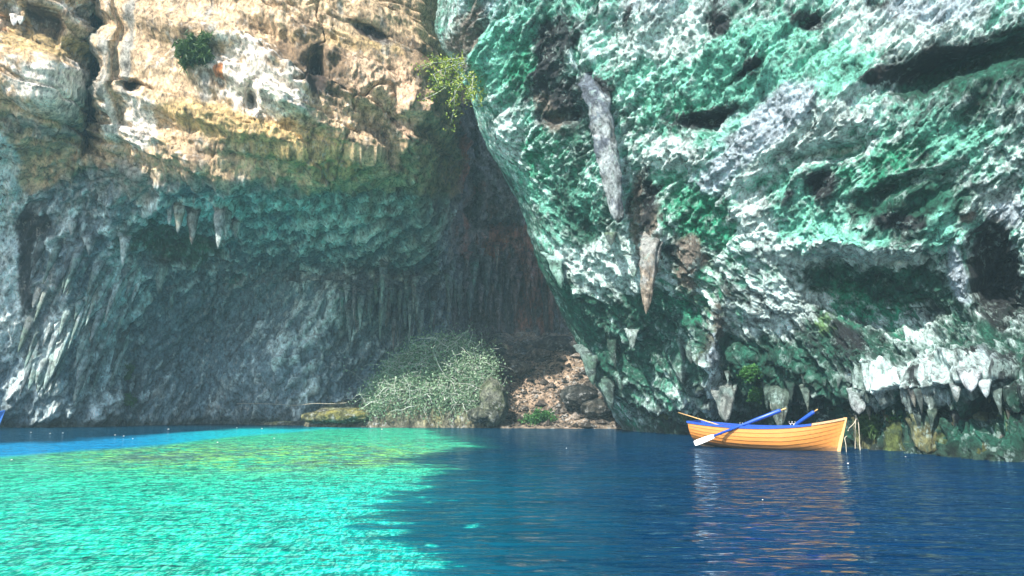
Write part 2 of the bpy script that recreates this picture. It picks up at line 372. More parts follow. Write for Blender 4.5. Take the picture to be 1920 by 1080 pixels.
# ------------------------------------------------------------------ right rock face
vR = spaced((-900, -80, 14), (-80, 935, 1.65))
ue = np.interp(vR, [-900, -300, 0, 60, 90, 110, 170, 240, 300, 400, 500, 580, 650, 700, 760, 800, 935],
               [700, 780, 826, 820, 832, 848, 884, 902, 935, 985, 1012, 1050, 1086, 1112, 1146, 1172, 1190])
nw, nm = 46, 640
tm = np.concatenate([np.linspace(0, 1, nm, endpoint=False), np.linspace(1, 1.36, 64, endpoint=False), np.array([1.36, 1.42, 1.5, 1.6, 1.7, 1.85, 2.0])])
U = ue[:, None] + (1950 - ue[:, None]) * tm[None, :]; V = np.repeat(vR[:, None], U.shape[1], 1)
cu = [800, 1000, 1200, 1400, 1600, 1750, 1920, 2400, 3100]
cv = [-900, -300, 0, 200, 400, 480, 560, 680, 730, 765, 830, 935]
TR = [[31, 30, 28.5, 27, 26, 25, 24, 20, 16],
      [30, 28.5, 26.5, 24.5, 23, 21.5, 20.5, 16, 12],
      [30.5, 28, 25.8, 23.2, 21.3, 20, 18.6, 14.5, 11],
      [32, 30, 26.8, 23.6, 21.2, 20, 18.6, 14.5, 11],
      [34, 32.5, 28, 24.5, 22, 20.6, 19.8, 15, 11],
      [35, 33.5, 29.5, 25, 22.8, 21.6, 20.2, 15, 11],
      [36, 35, 30.5, 25.6, 24, 22.6, 20.6, 15.5, 11],
      [38, 37, 32.5, 26.5, 23.8, 21.8, 19.6, 15, 11],
      [39, 38, 34, 29, 23.6, 21.2, 18.9, 14.5, 11],
      [39, 38.5, 35.5, 31.2, 24.9, 22.2, 20.0, 15, 11],
      [39, 38.5, 36, 31.2, 24.4, 21.3, 18.9, 14.5, 11],
      [39, 38.5, 36, 31.2, 24.0, 21.0, 18.6, 14.5, 11]]
Y = table(cu, cv, TR, U, V)
q = np.clip((U - ue[:, None]) / 75.0, 0, 1)
Y = Y + 2.4 * (1 - np.sqrt(np.clip(1 - (1 - q) ** 2, 0, 1)))
Pm = at_np(U, V, Y)
Pe = Pm[:, :1]
a_ = np.arctan2(Pe[..., 0], Pe[..., 1]) + R(22)
dirw = np.stack([np.sin(a_), np.cos(a_), np.zeros_like(a_)], -1)
wv = (np.linspace(1, 0, nw, endpoint=False) ** 1.4)[None, :, None]
Pw = Pe + dirw * wv * 14
P = np.concatenate([Pw, Pm], 1).astype(np.float32)
U = np.concatenate([np.repeat(ue[:, None], nw, 1), U], 1); V = np.repeat(vR[:, None], U.shape[1], 1)
N = normals(P)
if N[..., 1].mean() > 0: N = -N
wn1 = fbm(P, 0.3, 3, 0.5, 3.3); wn2 = fbm(P, 0.3, 3, 0.5, 9.1)
Uw = U + 30 * wn1 + 16 * fbm(P, 1.3, 2, 0.6, 1.0); Vw = V + 28 * wn2
B = lambda *a: blob(Uw, Vw, *a)
B0 = lambda *a: blob(U + 9 * wn1, V + 9 * wn2, *a)
edge = np.clip((U - (np.interp(V, vR, ue))) / 60.0, 0.25, 1)
S = P[..., 2] * 0.9 - (P[..., 0] * 0.6 - P[..., 1] * 0.2) * 0.45 + 1.2 * wn1    # beds rising to the right
saw = (S * 0.33) % 1.0
Hc = P[..., 0] * 0.75 - P[..., 1] * 0.66                                      # along the face
lowm = smooth(380, 540, V + 60 * wn2 - 0.10 * (U - 1400))
lowm = np.maximum(lowm, smooth(150, 40, U - np.interp(V, vR, ue)) * smooth(150, 300, V))
def turned(p_, m_):
    h_ = p_[..., 0] * 0.75 - p_[..., 1] * 0.66; dep_ = p_[..., 0] * 0.66 + p_[..., 1] * 0.75; z_ = p_[..., 2]
    c1_, s1_ = math.cos(R(38)), math.sin(R(38)); c2_, s2_ = math.cos(R(-52)), math.sin(R(-52))
    A = np.stack([h_ * c1_ + z_ * s1_, dep_, -h_ * s1_ + z_ * c1_], -1)      # long axis rising to the right
    Bq = np.stack([h_ * c2_ + z_ * s2_ + 40, dep_, -h_ * s2_ + z_ * c2_], -1) # long axis falling to the right
    return A, Bq
TA, TB = turned(P, lowm)
def dfbm(f, o, g, off, st, kind='n'):
    return fbm(TA, f, o, g, off, (st, 1, 1), kind) * (1 - lowm) + fbm(TB, f, o, g, off, (st, 1, 1), kind) * lowm
drape = fbm(P, 0.8, 4, 0.58, 5.0, (1.0, 1.0, 0.3), 'r')
d = 0.6 * fbm(P, 0.16, 3, 0.5, 1.0) + 0.25 * fbm(P + 0.6 * np.stack([wn1, wn2, wn1], -1), 0.38, 5, 0.56, 4.0, (1, 1, 0.8), 'r')
d += 0.42 * dfbm(0.6, 5, 0.64, 5.0, 0.26, 'r') + 0.34 * dfbm(1.4, 4, 0.66, 8.0, 0.3, 'r') + 0.12 * smooth(0, 1, saw)
d += 0.16 * fbm(P, 1.1, 4, 0.62, 7.0, (1, 1, 0.8), 'r') + 0.10 * fbm(P, 2.1, 3, 0.62, 37.0, (1, 1, 0.8), 'b') + 0.05 * fbm(P, 5.0, 2, 0.6, 17.0)
d *= edge
f2 = B0(1760, 715, 180, 14, -4, 4)
db = 0 * d
db += -1.7 * B(1840, 130, 170, 24, -17, 2.5) - 0.7 * B(1600, 285, 90, 12, -22, 2.5) + 0.5 * B(1500, 240, 180, 40, -35, 2.5) + 0.5 * B(1350, 110, 120, 60, -30)
db += -1.0 * B(1620, 550, 120, 50, 24, 2.5) + 0.6 * B(1640, 450, 150, 22, -4, 2.5) - 0.5 * B(1700, 345, 90, 14, -14, 2.5)
db += -1.3 * B(1880, 520, 40, 90, -8, 3) + 0.8 * B(1810, 540, 18, 110, -14, 3) + 0.9 * B(1845, 705, 60, 40, 0, 3) + 0.5 * f2
db += -1.5 * B(1225, 650, 75, 52, 20, 3) - 0.3 * B(1085, 170, 55, 40, -15, 3) - 0.3 * B(1035, 80, 20, 50, 0, 3) - 0.9 * B(1085, 215, 45, 14, -12, 3) - 0.5 * B(1425, 140, 45, 9, -35, 3) - 0.5 * B(1350, 222, 55, 9, -15, 3) - 0.5 * B(1555, 350, 26, 12, -40, 3) - 0.4 * B(1530, 55, 26, 12, 0, 3)
db += 1.0 * B0(1080, 100, 12, 120, -18, 3) + 0.6 * B(1345, 640, 26, 110, 0, 3) - 0.8 * B(1420, 640, 90, 40, 20) - 0.8 * B(1210, 380, 16, 70, 5, 3)
db += 0.9 * B(1040, 500, 40, 110, -24, 2.5) + 0.7 * B(1300, 290, 70, 30, -10) - 0.9 * B(1360, 225, 50, 14, -15, 3)
db += 0.7 * B0(1207, 390, 15, 75, 5, 3) + 0.8 * B0(1310, 490, 24, 62, 8, 3) + 0.8 * B0(1356, 660, 17, 95, 6, 3) + 0.55 * B0(1134, 175, 34, 44, 0, 2) + 0.5 * B0(1244, 430, 32, 34, 0, 2) + 0.3 * B0(1170, 330, 24, 40) + 0.5 * B0(1100, 70, 14, 90, -22, 3)
fl = fbm(P, 0.75, 3, 0.6, 71.0, (1, 1, 0.22), 'r')                     # flutes of the undercut base
base = smooth(735, 760, V + 10 * wn2) * smooth(1350, 1500, U)
d += base * (0.75 * fl - 0.5)
d += (1 - base) * 0.42 * smooth(620, 720, V) * smooth(1150, 1300, U) * fl
crest = np.clip(hipass(d, 9), -.2, .5)
ToC = np.array([0, 0, EYE]) - P; ToC /= np.linalg.norm(ToC, axis=-1, keepdims=True)
PR = (P + N * d[..., None] + ToC * db[..., None]).astype(np.float32)
TA, TB = turned(PR, lowm)
n1 = dfbm(0.7, 7, 0.71, 21.0, 0.34); n2 = dfbm(0.8, 7, 0.71, 33.0, 0.38); n3 = dfbm(0.5, 7, 0.7, 47.0, 0.34); n4 = dfbm(3.4, 4, 0.72, 13.0, 0.6)
lowd = smooth(730, 758, Vw) * smooth(1180, 1420, U); midl = smooth(560, 700, V) * smooth(1250, 1400, U)
upr = smooth(520, 380, V)
B = lambda *a: 1.4 * blob(Uw, Vw, *a)
F1 = lambda *a: 1.3 * blob(U + 16 * n4 + 14 * n1, V + 14 * n4 + 12 * n2, *a)
LR = dict(
 white=0.12 + 0.95 * n4 + 0.9 * crest + 0.55 * n1 + 0.7 * B(1560, 250, 50, 130, 48) + 0.6 * B(1240, 60, 100, 60) + 0.5 * B(1680, 60, 150, 45) + 0.5 * B(960, 255, 30, 50) + 0.7 * B(1430, 400, 35, 50) + 0.6 * B(1600, 465, 130, 24) + 0.6 * B(1850, 710, 45, 34) + 0.5 * B(1720, 705, 110, 22) + 0.6 * B(1100, 500, 60, 50, 50) + 0.7 * B(1290, 295, 70, 24) + 0.6 * B(1480, 560, 60, 60) + 0.5 * B(1880, 370, 40, 25) + 0.6 * B(1360, 710, 16, 50) + 0.4 * B(1200, 480, 70, 80) + 0.25 * B(1740, 600, 60, 90) - 0.5 * lowd,
 lav=-0.1 + 0.15 * upr + 0.6 * n2 + 0.5 * crest + 0.5 * n4 + 1.0 * B(1460, 250, 42, 130, 52) + 0.5 * B(1240, 40, 80, 60) + 0.5 * B(1730, 40, 130, 40) + 0.7 * B(1800, 520, 16, 90, -16) + 0.6 * B(1895, 390, 40, 25) + 0.3 * B(930, 30, 50, 50) + 0.6 * F1(1362, 670, 13, 50) + 0.5 * B(1860, 700, 50, 40) + 0.35 * B(1700, 700, 120, 30) - 0.4 * lowd,
 mint=-0.02 + 0.2 * upr + 0.75 * n3 + 0.6 * B(1420, 120, 180, 60, -20) + 0.6 * B(1600, 150, 60, 60) + 0.3 * B(940, 100, 60, 60) + 0.5 * B(1560, 450, 100, 50) + 0.5 * B(1760, 420, 30, 50) + 0.3 * B(1500, 350, 140, 60) + 0.3 * B(1080, 440, 50, 90, 30) + 0.5 * B(1800, 260, 60, 30) - 0.8 * lowd - 0.1 * midl,
 green=0.06 + 0.9 * n2 - 0.1 * upr + 0.5 * B(1330, 400, 100, 60, 20) + 0.4 * B(1020, 290, 80, 60) + 0.4 * B(1290, 210, 80, 50) + 0.5 * B(1700, 300, 120, 40, -15) + 0.4 * B(970, 120, 60, 50) + 0.3 * B(1650, 560, 120, 60, 25) + 0.3 * B(1300, 580, 50, 50) - 0.6 * lowd - 0.3 * midl,
 lime=-0.75 + 0.6 * n1 + 1.0 * B(1560, 600, 40, 34, 40) + 0.9 * B(1720, 560, 60, 30, 40) + 0.7 * B(1320, 430, 50, 30) + 0.5 * B(1790, 330, 60, 20) + 0.4 * B(1520, 440, 50, 40) + 0.4 * B(1880, 600, 40, 60),
 dgreen=0.08 - 0.8 * n3 + 0.35 * n4 + 0.5 * B(1650, 520, 150, 50, 12) + 0.5 * B(1090, 400, 70, 60) + 0.5 * B(1060, 530, 30, 70, -30) + 0.5 * B(1700, 370, 130, 30) + 0.7 * B(1850, 140, 130, 30, -12) + 0.5 * B(1200, 660, 90, 60) + 0.4 * B(1500, 670, 160, 50) + 0.4 * lowd + 0.3 * midl + 0.3 * B(1240, 560, 100, 40) + 0.4 * B(1100, 640, 60, 90),
 black=0.02 - 1.0 * n1 + 0.45 * n4 + 0.75 * F1(1035, 80, 30, 80) + 0.7 * F1(1085, 180, 60, 46) + 0.9 * F1(1425, 135, 44, 14, -35) + 0.9 * F1(1362, 55, 16, 20) + 0.9 * F1(1350, 218, 60, 14, -15) + 0.9 * F1(1530, 55, 34, 22) + 0.8 * F1(1555, 350, 26, 26) + 0.7 * F1(1190, 40, 12, 50, 10) + 0.8 * F1(1145, 190, 14, 30) + 0.6 * F1(1640, 15, 40, 12) + 0.8 * F1(1660, 160, 50, 14, -10) + 0.6 * F1(1700, 400, 60, 12) + 0.6 * F1(1500, 370, 16, 30) + 0.7 * B(1225, 375, 22, 70) + 0.6 * B(1290, 460, 18, 34) + 0.5 * B(1420, 130, 40, 18, -40) + 0.5 * B(1360, 60, 16, 22) + 0.4 * B(1350, 215, 70, 18, -15) + 0.6 * B(1780, 120, 130, 26, -16) + 1.1 * B(1880, 510, 45, 90, -8) + 0.3 * B(1500, 660, 150, 40) + 0.45 * lowd + 0.25 * midl + 0.5 * B(1725, 705, 16, 26) + 0.5 * B(1835, 690, 8, 18) + 0.4 * B(1560, 350, 30, 30) + 0.35 * B(1480, 230, 14, 40, 50),  # black also puts the shade of clefts and ledge hollows into the colour
 taupe=-0.22 - 0.7 * n2 + 0.3 * n4 + 0.5 * B(1230, 400, 34, 90) + 0.6 * F1(1207, 390, 16, 75, 5) + 0.5 * F1(1310, 480, 24, 60, 8) + 0.8 * B(1240, 500, 22, 60) + 0.6 * B(1310, 480, 30, 70) + 0.6 * B(880, 80, 40, 90) + 0.5 * B(1070, 200, 50, 40) + 0.7 * B(1810, 400, 22, 16) + 0.5 * B(1360, 620, 26, 90) + 0.4 * B(1500, 700, 200, 30) + 0.3 * B(1060, 220, 20, 90, -25) + 0.6 * B(1870, 400, 30, 16),
 ochre=-1.0 + 0.7 * n1 + 0.4 * n4 + 1.25 * lowd * smooth(770, 800, V) * smooth(1560, 1640, U) + 0.5 * B(1250, 770, 120, 18) + 0.9 * B(1100, 700, 14, 40, -25),
 olive=-0.8 + 0.7 * n2 + 0.9 * lowd * smooth(1500, 1640, U) + 0.9 * B(1125, 690, 20, 20) + 0.9 * F1(1338, 650, 8, 90, 4) + 0.5 * B(1270, 770, 140, 24) + 0.5 * B(1880, 800, 40, 40) + 0.5 * B(1240, 740, 80, 30) + 0.4 * B(1560, 200, 16, 40, -20) + 0.4 * B(890, 130, 20, 60),
 )
CR = dict(white=(.64, .82, .80), lav=(.47, .58, .66), mint=(.20, .61, .47), green=(.03, .30, .17), lime=(.22, .44, .16), dgreen=(.015, .10, .065),  # greens hold algae plus turquoise bounce light painted into the rock colour
          black=(.02, .024, .028), taupe=(.20, .17, .14), ochre=(.40, .31, .14), olive=(.13, .15, .03))
C = palette(list(LR.values()), list(CR.values()), 14.0)
C *= (1 + 0.25 * n4 + 0.12 * n1)[..., None]
wetb = smooth(0.55, 0.1, PR[..., 2] + 0.35 * n1)[..., None] * 0.6; C = C * (1 - wetb) + wetb * np.array([.03, .04, .03])
C = np.clip(C, 0.008, 0.88)
wallR = tag(link('rock_face', grid_mesh('rock_face', PR, C), M_RIGHT), 'overhanging rock face crusted green, mint and white on the right', kind='structure')
def lookR(u, v):
    j = min(np.searchsorted(vR, v), len(vR) - 1); i = nw + int(np.clip((u - ue[j]) / (1950 - ue[j]) * nm, 0, nm - 1))
    return Vector(PR[j, i].tolist()), C_R[j, i]
C_R = C

# ------------------------------------------------------------------ stalactites (parts of the two rock masses)
def stalactite(path, rad, c1, c2, c3, parent, mat, name='stalactite', seg=12, flat=1.0):
    """path (n,3) down the rock and off it, rad (n,) radii"""
    path = np.asarray(path, float); n = len(path); th = np.linspace(0, 2 * np.pi, seg, endpoint=False)
    T, H = np.meshgrid(np.linspace(0, 1, n), th, indexing='ij'); off = rng.uniform(0, 90); rm = rad.max()
    q = path[:, None, :]; L_ = np.linalg.norm(path[-1] - path[0])
    ox = np.cos(H); oy = np.sin(H) * flat; zz = q[..., 2] + 0 * H
    G = np.stack([ox * .9 + off, oy * .9, zz * .35 / max(rm, .12) ** .6], -1)
    nn = fbm(G, 1.0, 3, .6, off) + 0.8 * fbm(G, 2.2, 3, .6, off + 5, (1, 1, .5), 'r')
    k = rad[:, None] * np.clip(1 + 0.55 * nn, .15, 2)
    W_ = np.stack([q[..., 0] + ox * k, q[..., 1] + oy * k, zz], -1); k = k * (1 + .22 * fbm(W_, 3.0, 3, .65, 19.0, (1, 1, .6), 'r') * min(1, rm * 4))
    Q = np.stack([q[..., 0] + ox * k, q[..., 1] + oy * k, zz + 0.2 * rm * nn], -1)
    nn = fbm(Q, 1.7, 5, .65, 91.0) * 1.6
    idx = np.arange(n * seg).reshape(n, seg); a = idx[:-1]; b = idx[1:]
    F = np.stack([a, np.roll(a, -1, 1), np.roll(b, -1, 1), b], -1).reshape(-1, 4)
    w = smooth(.35, .65, T + 0.9 * nn)[..., None]; kb = smooth(.12, .3, fbm(Q, .9, 5, .65, 71.0))[..., None] * .85
    Cc = (np.array(c1) * (1 - w) + np.array(c2) * w); Cc = Cc * (1 - kb) + kb * np.array(c3)
    return link(name, raw_mesh(name, Q.reshape(-1, 3), F, np.clip(Cc, .01, .85).reshape(-1, 3)), mat, parent)
def hang(lk, root, mat, u, v, Lpx, rpx, c1, c2, out=0.2, lean=(0, 0), pw=0.6, seg=12, name='stalactite', flat=0.8):
    p0, cc = lk(u, v); s = p0.y / FX; L = Lpx * s; r = rpx * s
    n = int(np.clip(L / 0.09, 10, 64)); pts = []; seg = 28 if rpx > 15 else seg
    for t in np.linspace(-0.16, 1, n):
        uu = u + lean[0] * t * Lpx; vv = v + t * Lpx
        pts.append(lk(uu, vv)[0] if t <= 1 else pts[-1])
    pts = np.array([list(x) for x in pts]); T = np.linspace(-0.16, 1, n)
    # never sink behind the lip: the free end hangs plumb below where the rock falls back
    dist = np.hypot(pts[:, 0], pts[:, 1]); dmin = np.minimum.accumulate(dist)
    want = np.minimum(dist, dmin + 0.0 * T) - out * np.clip(T * 1.6 + .1, 0, 1)
    pts[:, 0] *= want / dist; pts[:, 1] *= want / dist
    dist = np.hypot(pts[:, 0], pts[:, 1]); dist = np.polyval(np.polyfit(T, dist, 2 if L > 1.5 else 1), T)
    rw = 1 - smooth(-.16, .16, T); dist = dist * (1 - rw) + (math.hypot(pts[0][0], pts[0][1]) + 1.6 * r) * rw
    az = math.atan2(p0.x, p0.y) + lean[0] * T * Lpx / FX; pts[:, 0] = dist * np.sin(az); pts[:, 1] = dist * np.cos(az)
    z0 = p0.z; pts[:, 2] = z0 - T * L
    rad = r * (np.clip(1 - T, 0, 1) ** pw * (1 + 0.35 * np.clip(.15 - T, 0, 1) / .3)) * np.clip((T + .17) / .06, 0.02, 1) + .015 * r
    inw = np.clip(.25 - T, 0, 1) * r * 5.0; dd = np.hypot(pts[:, 0], pts[:, 1]); pts[:, 0] *= 1 + inw / dd; pts[:, 1] *= 1 + inw / dd
    c1 = np.array(c1) * .3 + .7 * np.array(cc); c2 = np.array(c2) * .65 + .35 * np.array(cc)
    return stalactite(pts, rad, c1, c2, np.array(cc) * .5 + .02, root, mat, name, seg, flat)
WH = (.60, .68, .70); LV = (.36, .44, .56); MO = (.12, .14, .02); TN = (.42, .34, .26); DK = (.06, .07, .07); GN = (.05, .2, .12); SG = (.16, .26, .2)
def hangR(u, v, Lpx, rpx, c1, c2, out=0.2, **k): return hang(lookR, wallR, M_RIGHT, u, v, Lpx, rpx, c1, c2, out, **k)
hangR(1132, 160, 290, 18, LV, WH, 0.3, lean=(0.14, 0.0), seg=30, pw=0.25, name='flowstone_column')
#hangR(1048, -8, 165, 12, (.25, .38, .36), (.3, .42, .42), 0.2, lean=(0.45, 0), pw=.3, name='flowstone_rib')
hangR(1170, 320, 110, 12, WH, WH, 0.3, lean=(0.05, 0), seg=16, pw=0.5, name='flowstone_column')
hangR(1158, 428, 34, 10, (.22, .26, .03), DK, 0.6)
#hangR(1204, 330, 160, 17, (.16, .13, .11), (.05, .045, .04), 0.3, seg=16, pw=0.5)
hangR(1243, 425, 155, 17, WH, TN, 0.6, seg=16, pw=0.6, lean=(-0.08, 0))
hangR(1202, 470, 50, 11, SG, GN, 0.6)
#hangR(1308, 440, 125, 19, (.34, .34, .31), (.12, .11, .10), 0.4, seg=18, pw=0.35)
#hangR(1350, 590, 165, 15, SG, (.14, .15, .04), 0.05, seg=16, pw=0.4, lean=(0.1, 0))
hangR(1372, 694, 76, 17, WH, (.5, .52, .5), 0.7, seg=16, pw=0.5)
hangR(1462, 712, 80, 17, (.35, .36, .34), (.3, .3, .26), 0.6, seg=16, pw=0.55)
#hangR(1372, 170, 150, 11, (.3, .3, .24), LV, 0.2, pw=0.5)
#hangR(1560, 130, 110, 12, (.25, .27, .2), SG, 0.1, pw=0.5, lean=(0.2, 0))
hangR(1048, 470, 70, 14, WH, SG, 0.2, lean=(0.2, 0)); hangR(1106, 650, 70, 14, WH, SG, 0.3, lean=(0.15, 0))
hangR(1142, 700, 60, 14, SG, DK, 0.3, lean=(0.2, 0)); hangR(1210, 600, 40, 10, WH, SG, 0.4)
hangR(1614, 728, 44, 15, (.66, .68, .72), (.66, .68, .72), 0.5, seg=14, pw=0.4)
hangR(1836, 706, 50, 16, (.66, .67, .74), (.7, .7, .76), 0.15, seg=16, pw=0.5); hangR(1812, 720, 34, 9, (.66, .67, .74), WH, 0.1); hangR(1860, 712, 34, 11, (.66, .67, .74), WH, 0.1)
for i in range(38):
    u = rng.uniform(1380, 1910); v = np.interp(u, [1380, 1500, 1650, 1910], [690, 700, 728, 736]) + rng.normal() * 12
    c = [WH, (.36, .38, .36), (.3, .28, .24), SG, DK, DK, (.2, .22, .2), DK][rng.integers(8)]; q_ = rng.random() ** 2
    hangR(u, v, 12 + 38 * q_ * rng.uniform(.6, 1.2), 3 + 5 * q_, c, (.3, .3, .25) if rng.random() < .4 else DK, rng.uniform(0.0, 0.22), pw=rng.uniform(.35, 1.1), lean=(rng.normal() * .12, 0), flat=rng.uniform(.5, 1))
for i in range(26):                                        # stumpy columns of the undercut base
    u = rng.uniform(1630, 1915); v = rng.uniform(765, 790)
    c = [(.40, .31, .14), (.28, .25, .10), (.13, .15, .03), (.3, .28, .24)][rng.integers(4)]
    hangR(u, v, rng.uniform(60, 100), rng.uniform(9, 20), DK if rng.random() < .4 else c, c, rng.uniform(-0.25, 0.1), pw=0.25, name='rock_rib')
for i in range(8):
    u = rng.uniform(1100, 1340); v = rng.uniform(600, 740)
    if u < np.interp(v, vR, ue) + 30: continue
    hangR(u, v, rng.uniform(30, 60), rng.uniform(5, 9), [SG, SG, GN][rng.integers(3)], DK, 0.05, lean=(0.12, 0))
def hangL(u, v, Lpx, rpx, c1, c2, out=0.2, **k): return hang(lambda a, b: look(KL, a, b), wallL, M_LEFT, u, v, Lpx, rpx, c1, c2, out, **k)
PA = (.42, .48, .46); OC = (.26, .22, .10)
for (u, v, L, r_, a, b) in ((320, 372, 40, 6, PA, PA), (336, 372, 66, 9, OC, OC), (362, 378, 74, 10, OC, (.2, .15, .1)), (412, 372, 84, 9, (.3, .22, .18), PA), (425, 376, 60, 6, PA, PA),
                            (180, 415, 50, 9, PA, PA), (140, 400, 36, 7, PA, PA), (288, 462, 74, 11, WH, PA), (305, 520, 50, 6, PA, SG), (565, 532, 22, 4, WH, PA), (445, 385, 40, 7, PA, GN),
                            (48, 40, 34, 9, (.7, .7, .75), (.7, .7, .75)), (62, 44, 26, 6, WH, WH), (487, 210, 38, 6, TN, DK), (232, 410, 60, 7, SG, PA)):
    hangL(u, v, L, r_, a, b, 0.25, seg=12)
for i in range(130):                                       # the curtain of spikes over the inner chamber
    u = rng.uniform(640, 1060); v = np.interp(u, [640, 760, 900, 1060], [535, 540, 500, 520]) + rng.normal() * 24
    c = [SG, GN, DK, (.12, .2, .17), (.14, .10, .08)][rng.integers(5)] if u < 940 else [(.13, .08, .06), DK, (.10, .08, .07)][rng.integers(3)]
    hangL(u, v, rng.uniform(30, 100), rng.uniform(4, 9), c, (.2, .26, .22) if rng.random() < .25 and u < 930 else c, rng.uniform(0.3, 2.5), seg=8, pw=rng.uniform(.6, 1))
for i in range(60):                                        # slanting drapery ribs on the left bulge
    u = rng.uniform(70, 235); v = rng.uniform(430, 690)
    c = [PA, SG, GN, PA, (.3, .4, .36)][rng.integers(5)]
    hangL(u + (560 - v) * 0.12, v, rng.uniform(40, 90), rng.uniform(4, 9), c, SG if rng.random() < .6 else DK, 0.0, lean=(-0.2, 0), seg=8, pw=.6, name='drapery_rib')

# ------------------------------------------------------------------ bank with beach, mound and ledge
xb = np.linspace(-17, 13, 480); tb = np.linspace(0, 1, 300)
X, T = np.meshgrid(xb, tb)
def front(x): return np.interp(x, [-17, -12.5, -11.5, -8, -3, -0.6, 0, 3, 6, 13], [47, 44.6, 42.6, 41.6, 40.9, 40.3, 40.3, 39.9, 39.6, 39.5])
def ztop(x): return np.interp(x, [-17, -12.4, -11.3, -9, -8.2, -7.3, -6, -4.5, -3, -1.8, -0.7, -0.3], [0.2, 0.5, 1.1, 1.3, 2.0, 3.3, 4.3, 4.75, 4.7, 4.3, 3.2, 2.2])
D = -2.2 + T ** 1.5 * 22
Yb = front(X) + D
P = np.stack([X, Yb, X * 0], -1)
nb = fbm(P, 0.5, 4, 0.55, 1.0); nr = fbm(P, 0.9, 4, 0.6, 6.0, (1, 1, 1), 'r'); nc = fbm(P, 3.2, 3, 0.6, 3.0)
D2 = D + 0.5 * nb
beach = np.interp(D2, [-2.2, 0, 0.8, 2.5, 4.5, 7.5, 11, 16, 20], [-1.4, 0, 0.22, 0.9, 2.3, 4.1, 5.4, 6.3, 6.8])
mound = np.where(D2 < 0, D2 * 0.8, ztop(X) * np.clip((D2 / 2.6), 0, 1) ** 0.5)
mound = np.maximum(mound, np.where(D2 > 3, beach * smooth(-6, -1, X), -5))
k = smooth(-0.9, -0.3, X + 0.35 * nb)
Z = mound * (1 - k) + beach * k + np.clip(D2, 0, 1) * (0.28 * nr + 0.10 * nc) * (0.5 + 0.5 * smooth(1.5, 4, D2) + 0.3 * (1 - k))
Z += k * smooth(2.5, 5, D2) * 0.5 * fbm(P, 0.45, 3, 0.5, 15.0, (1, 1, 1), 'b')
P[..., 2] = Z; P[..., 1] += 0.25 * nr * (1 - k)
Ub, Vb = proj(P[..., 0], P[..., 1], P[..., 2])
Bb = lambda *a: blob(Ub + 14 * nb, Vb + 10 * nb, *a)
m1 = fbm(P, 0.8, 5, 0.62, 21.0); m2 = fbm(P, 1.2, 5, 0.62, 41.0); m3 = fbm(P, 3.5, 3, 0.6, 51.0)
C = palette([0.35 * k + 0.5 * m1 + 0.7 * Bb(1010, 720, 50, 50), 0.25 * k + 0.5 * m2 + 0.5 * Bb(1000, 770, 60, 20), -0.1 + 0.7 * m3 - 0.3 + 0.3 * Bb(1000, 730, 60, 50),  # tan earth, with its sunlit patch also put into the colour
             -0.1 - 0.6 * m1 + 0.8 * Bb(990, 655, 70, 22, -8) + 0.9 * Bb(1100, 730, 50, 34) + 0.4 * (1 - k), -0.55 + 0.7 * m2 + 0.7 * (1 - k),
             -0.9 + 0.7 * m1 + 0.9 * (1 - k) * smooth(740, 770, Vb), 0.1 * (1 - k) + 0.4 * m3, -0.5 + 0.5 * m2 + 0.9 * smooth(785, 795, Vb)],
            [(.34, .25, .18), (.24, .18, .13), (.44, .36, .28), (.05, .05, .045), (.17, .24, .12), (.42, .40, .10), (.28, .30, .23), (.16, .14, .11)], 8)
C *= (1 + 0.3 * m3)[..., None]
bank = tag(link('rocky_bank', grid_mesh('rocky_bank', P.astype(np.float32), np.clip(C, .01, .8), True), M_BANK), 'bank of pinkish earth, dark rubble and mossy rock at the cave mouth', kind='structure')
KB = P
def lookB(x, y):
    j = int(np.argmin(np.abs(KB[:, np.searchsorted(xb, x), 1] - y))); return Vector(KB[j, np.searchsorted(xb, x)].tolist())

def ico(name, r, seed, col1, col2, mat, sx=(1, 1, 1), sub=4, parent=None, amp=0.35):
    import bmesh
    bm = bmesh.new(); bmesh.ops.create_icosphere(bm, subdivisions=sub, radius=1)
    V_ = np.array([v.co[:] for v in bm.verts]); F_ = np.array([[v.index for v in f.verts] for f in bm.faces]); bm.free()
    n = fbm(V_ + seed, 0.9, 4, 0.55, seed); nr_ = fbm(V_ + seed, 1.5, 4, 0.6, seed + 4, (1, 1, 1), 'r')
    V_ = V_ * (1 + amp * n + amp * 0.4 * nr_)[:, None] * np.array(sx) * r
    w = np.clip(0.5 + 1.4 * fbm(V_ / r + seed, 1.6, 4, 0.6, 2.0), 0, 1)[:, None]
    return link(name, raw_mesh(name, V_, F_, np.array(col1) * w + np.array(col2) * (1 - w)), mat, parent)
def boulder(u, v, Y, r, label, c1, c2, sx=(1, 1, 1), seed=1, g='boulders on the cave bank'):
    o = ico('boulder', r, seed, c1, c2, M_BANK, sx); o.location = at(u, v, Y); return tag(o, label, 'boulder', g)
boulder(925, 757, 40.6, 0.9, 'tall mossy grey boulder at the right foot of the tangled bush', (.07, .09, .04), (.2, .21, .17), (0.85, 0.8, 1.35), 3)
boulder(900, 778, 40.3, 0.5, 'low dark wet boulder left of the tall mossy boulder', (.05, .06, .04), (.12, .13, .1), (1.3, 0.9, 0.8), 8)
boulder(1085, 742, 41.6, 0.75, 'dark angular boulder on the beach near the green rock face', (.03, .035, .035), (.09, .09, .08), (1.3, 1, 0.8), 12)
boulder(1120, 765, 40.8, 0.7, 'dark boulder half buried at the right end of the beach', (.04, .045, .04), (.12, .11, .09), (1.2, 1, 0.7), 19)
boulder(960, 690, 46, 0.8, 'brown boulder above the bush at the top of the earth slope', (.09, .08, .07), (.2, .17, .13), (1.3, 1, 0.7), 23)
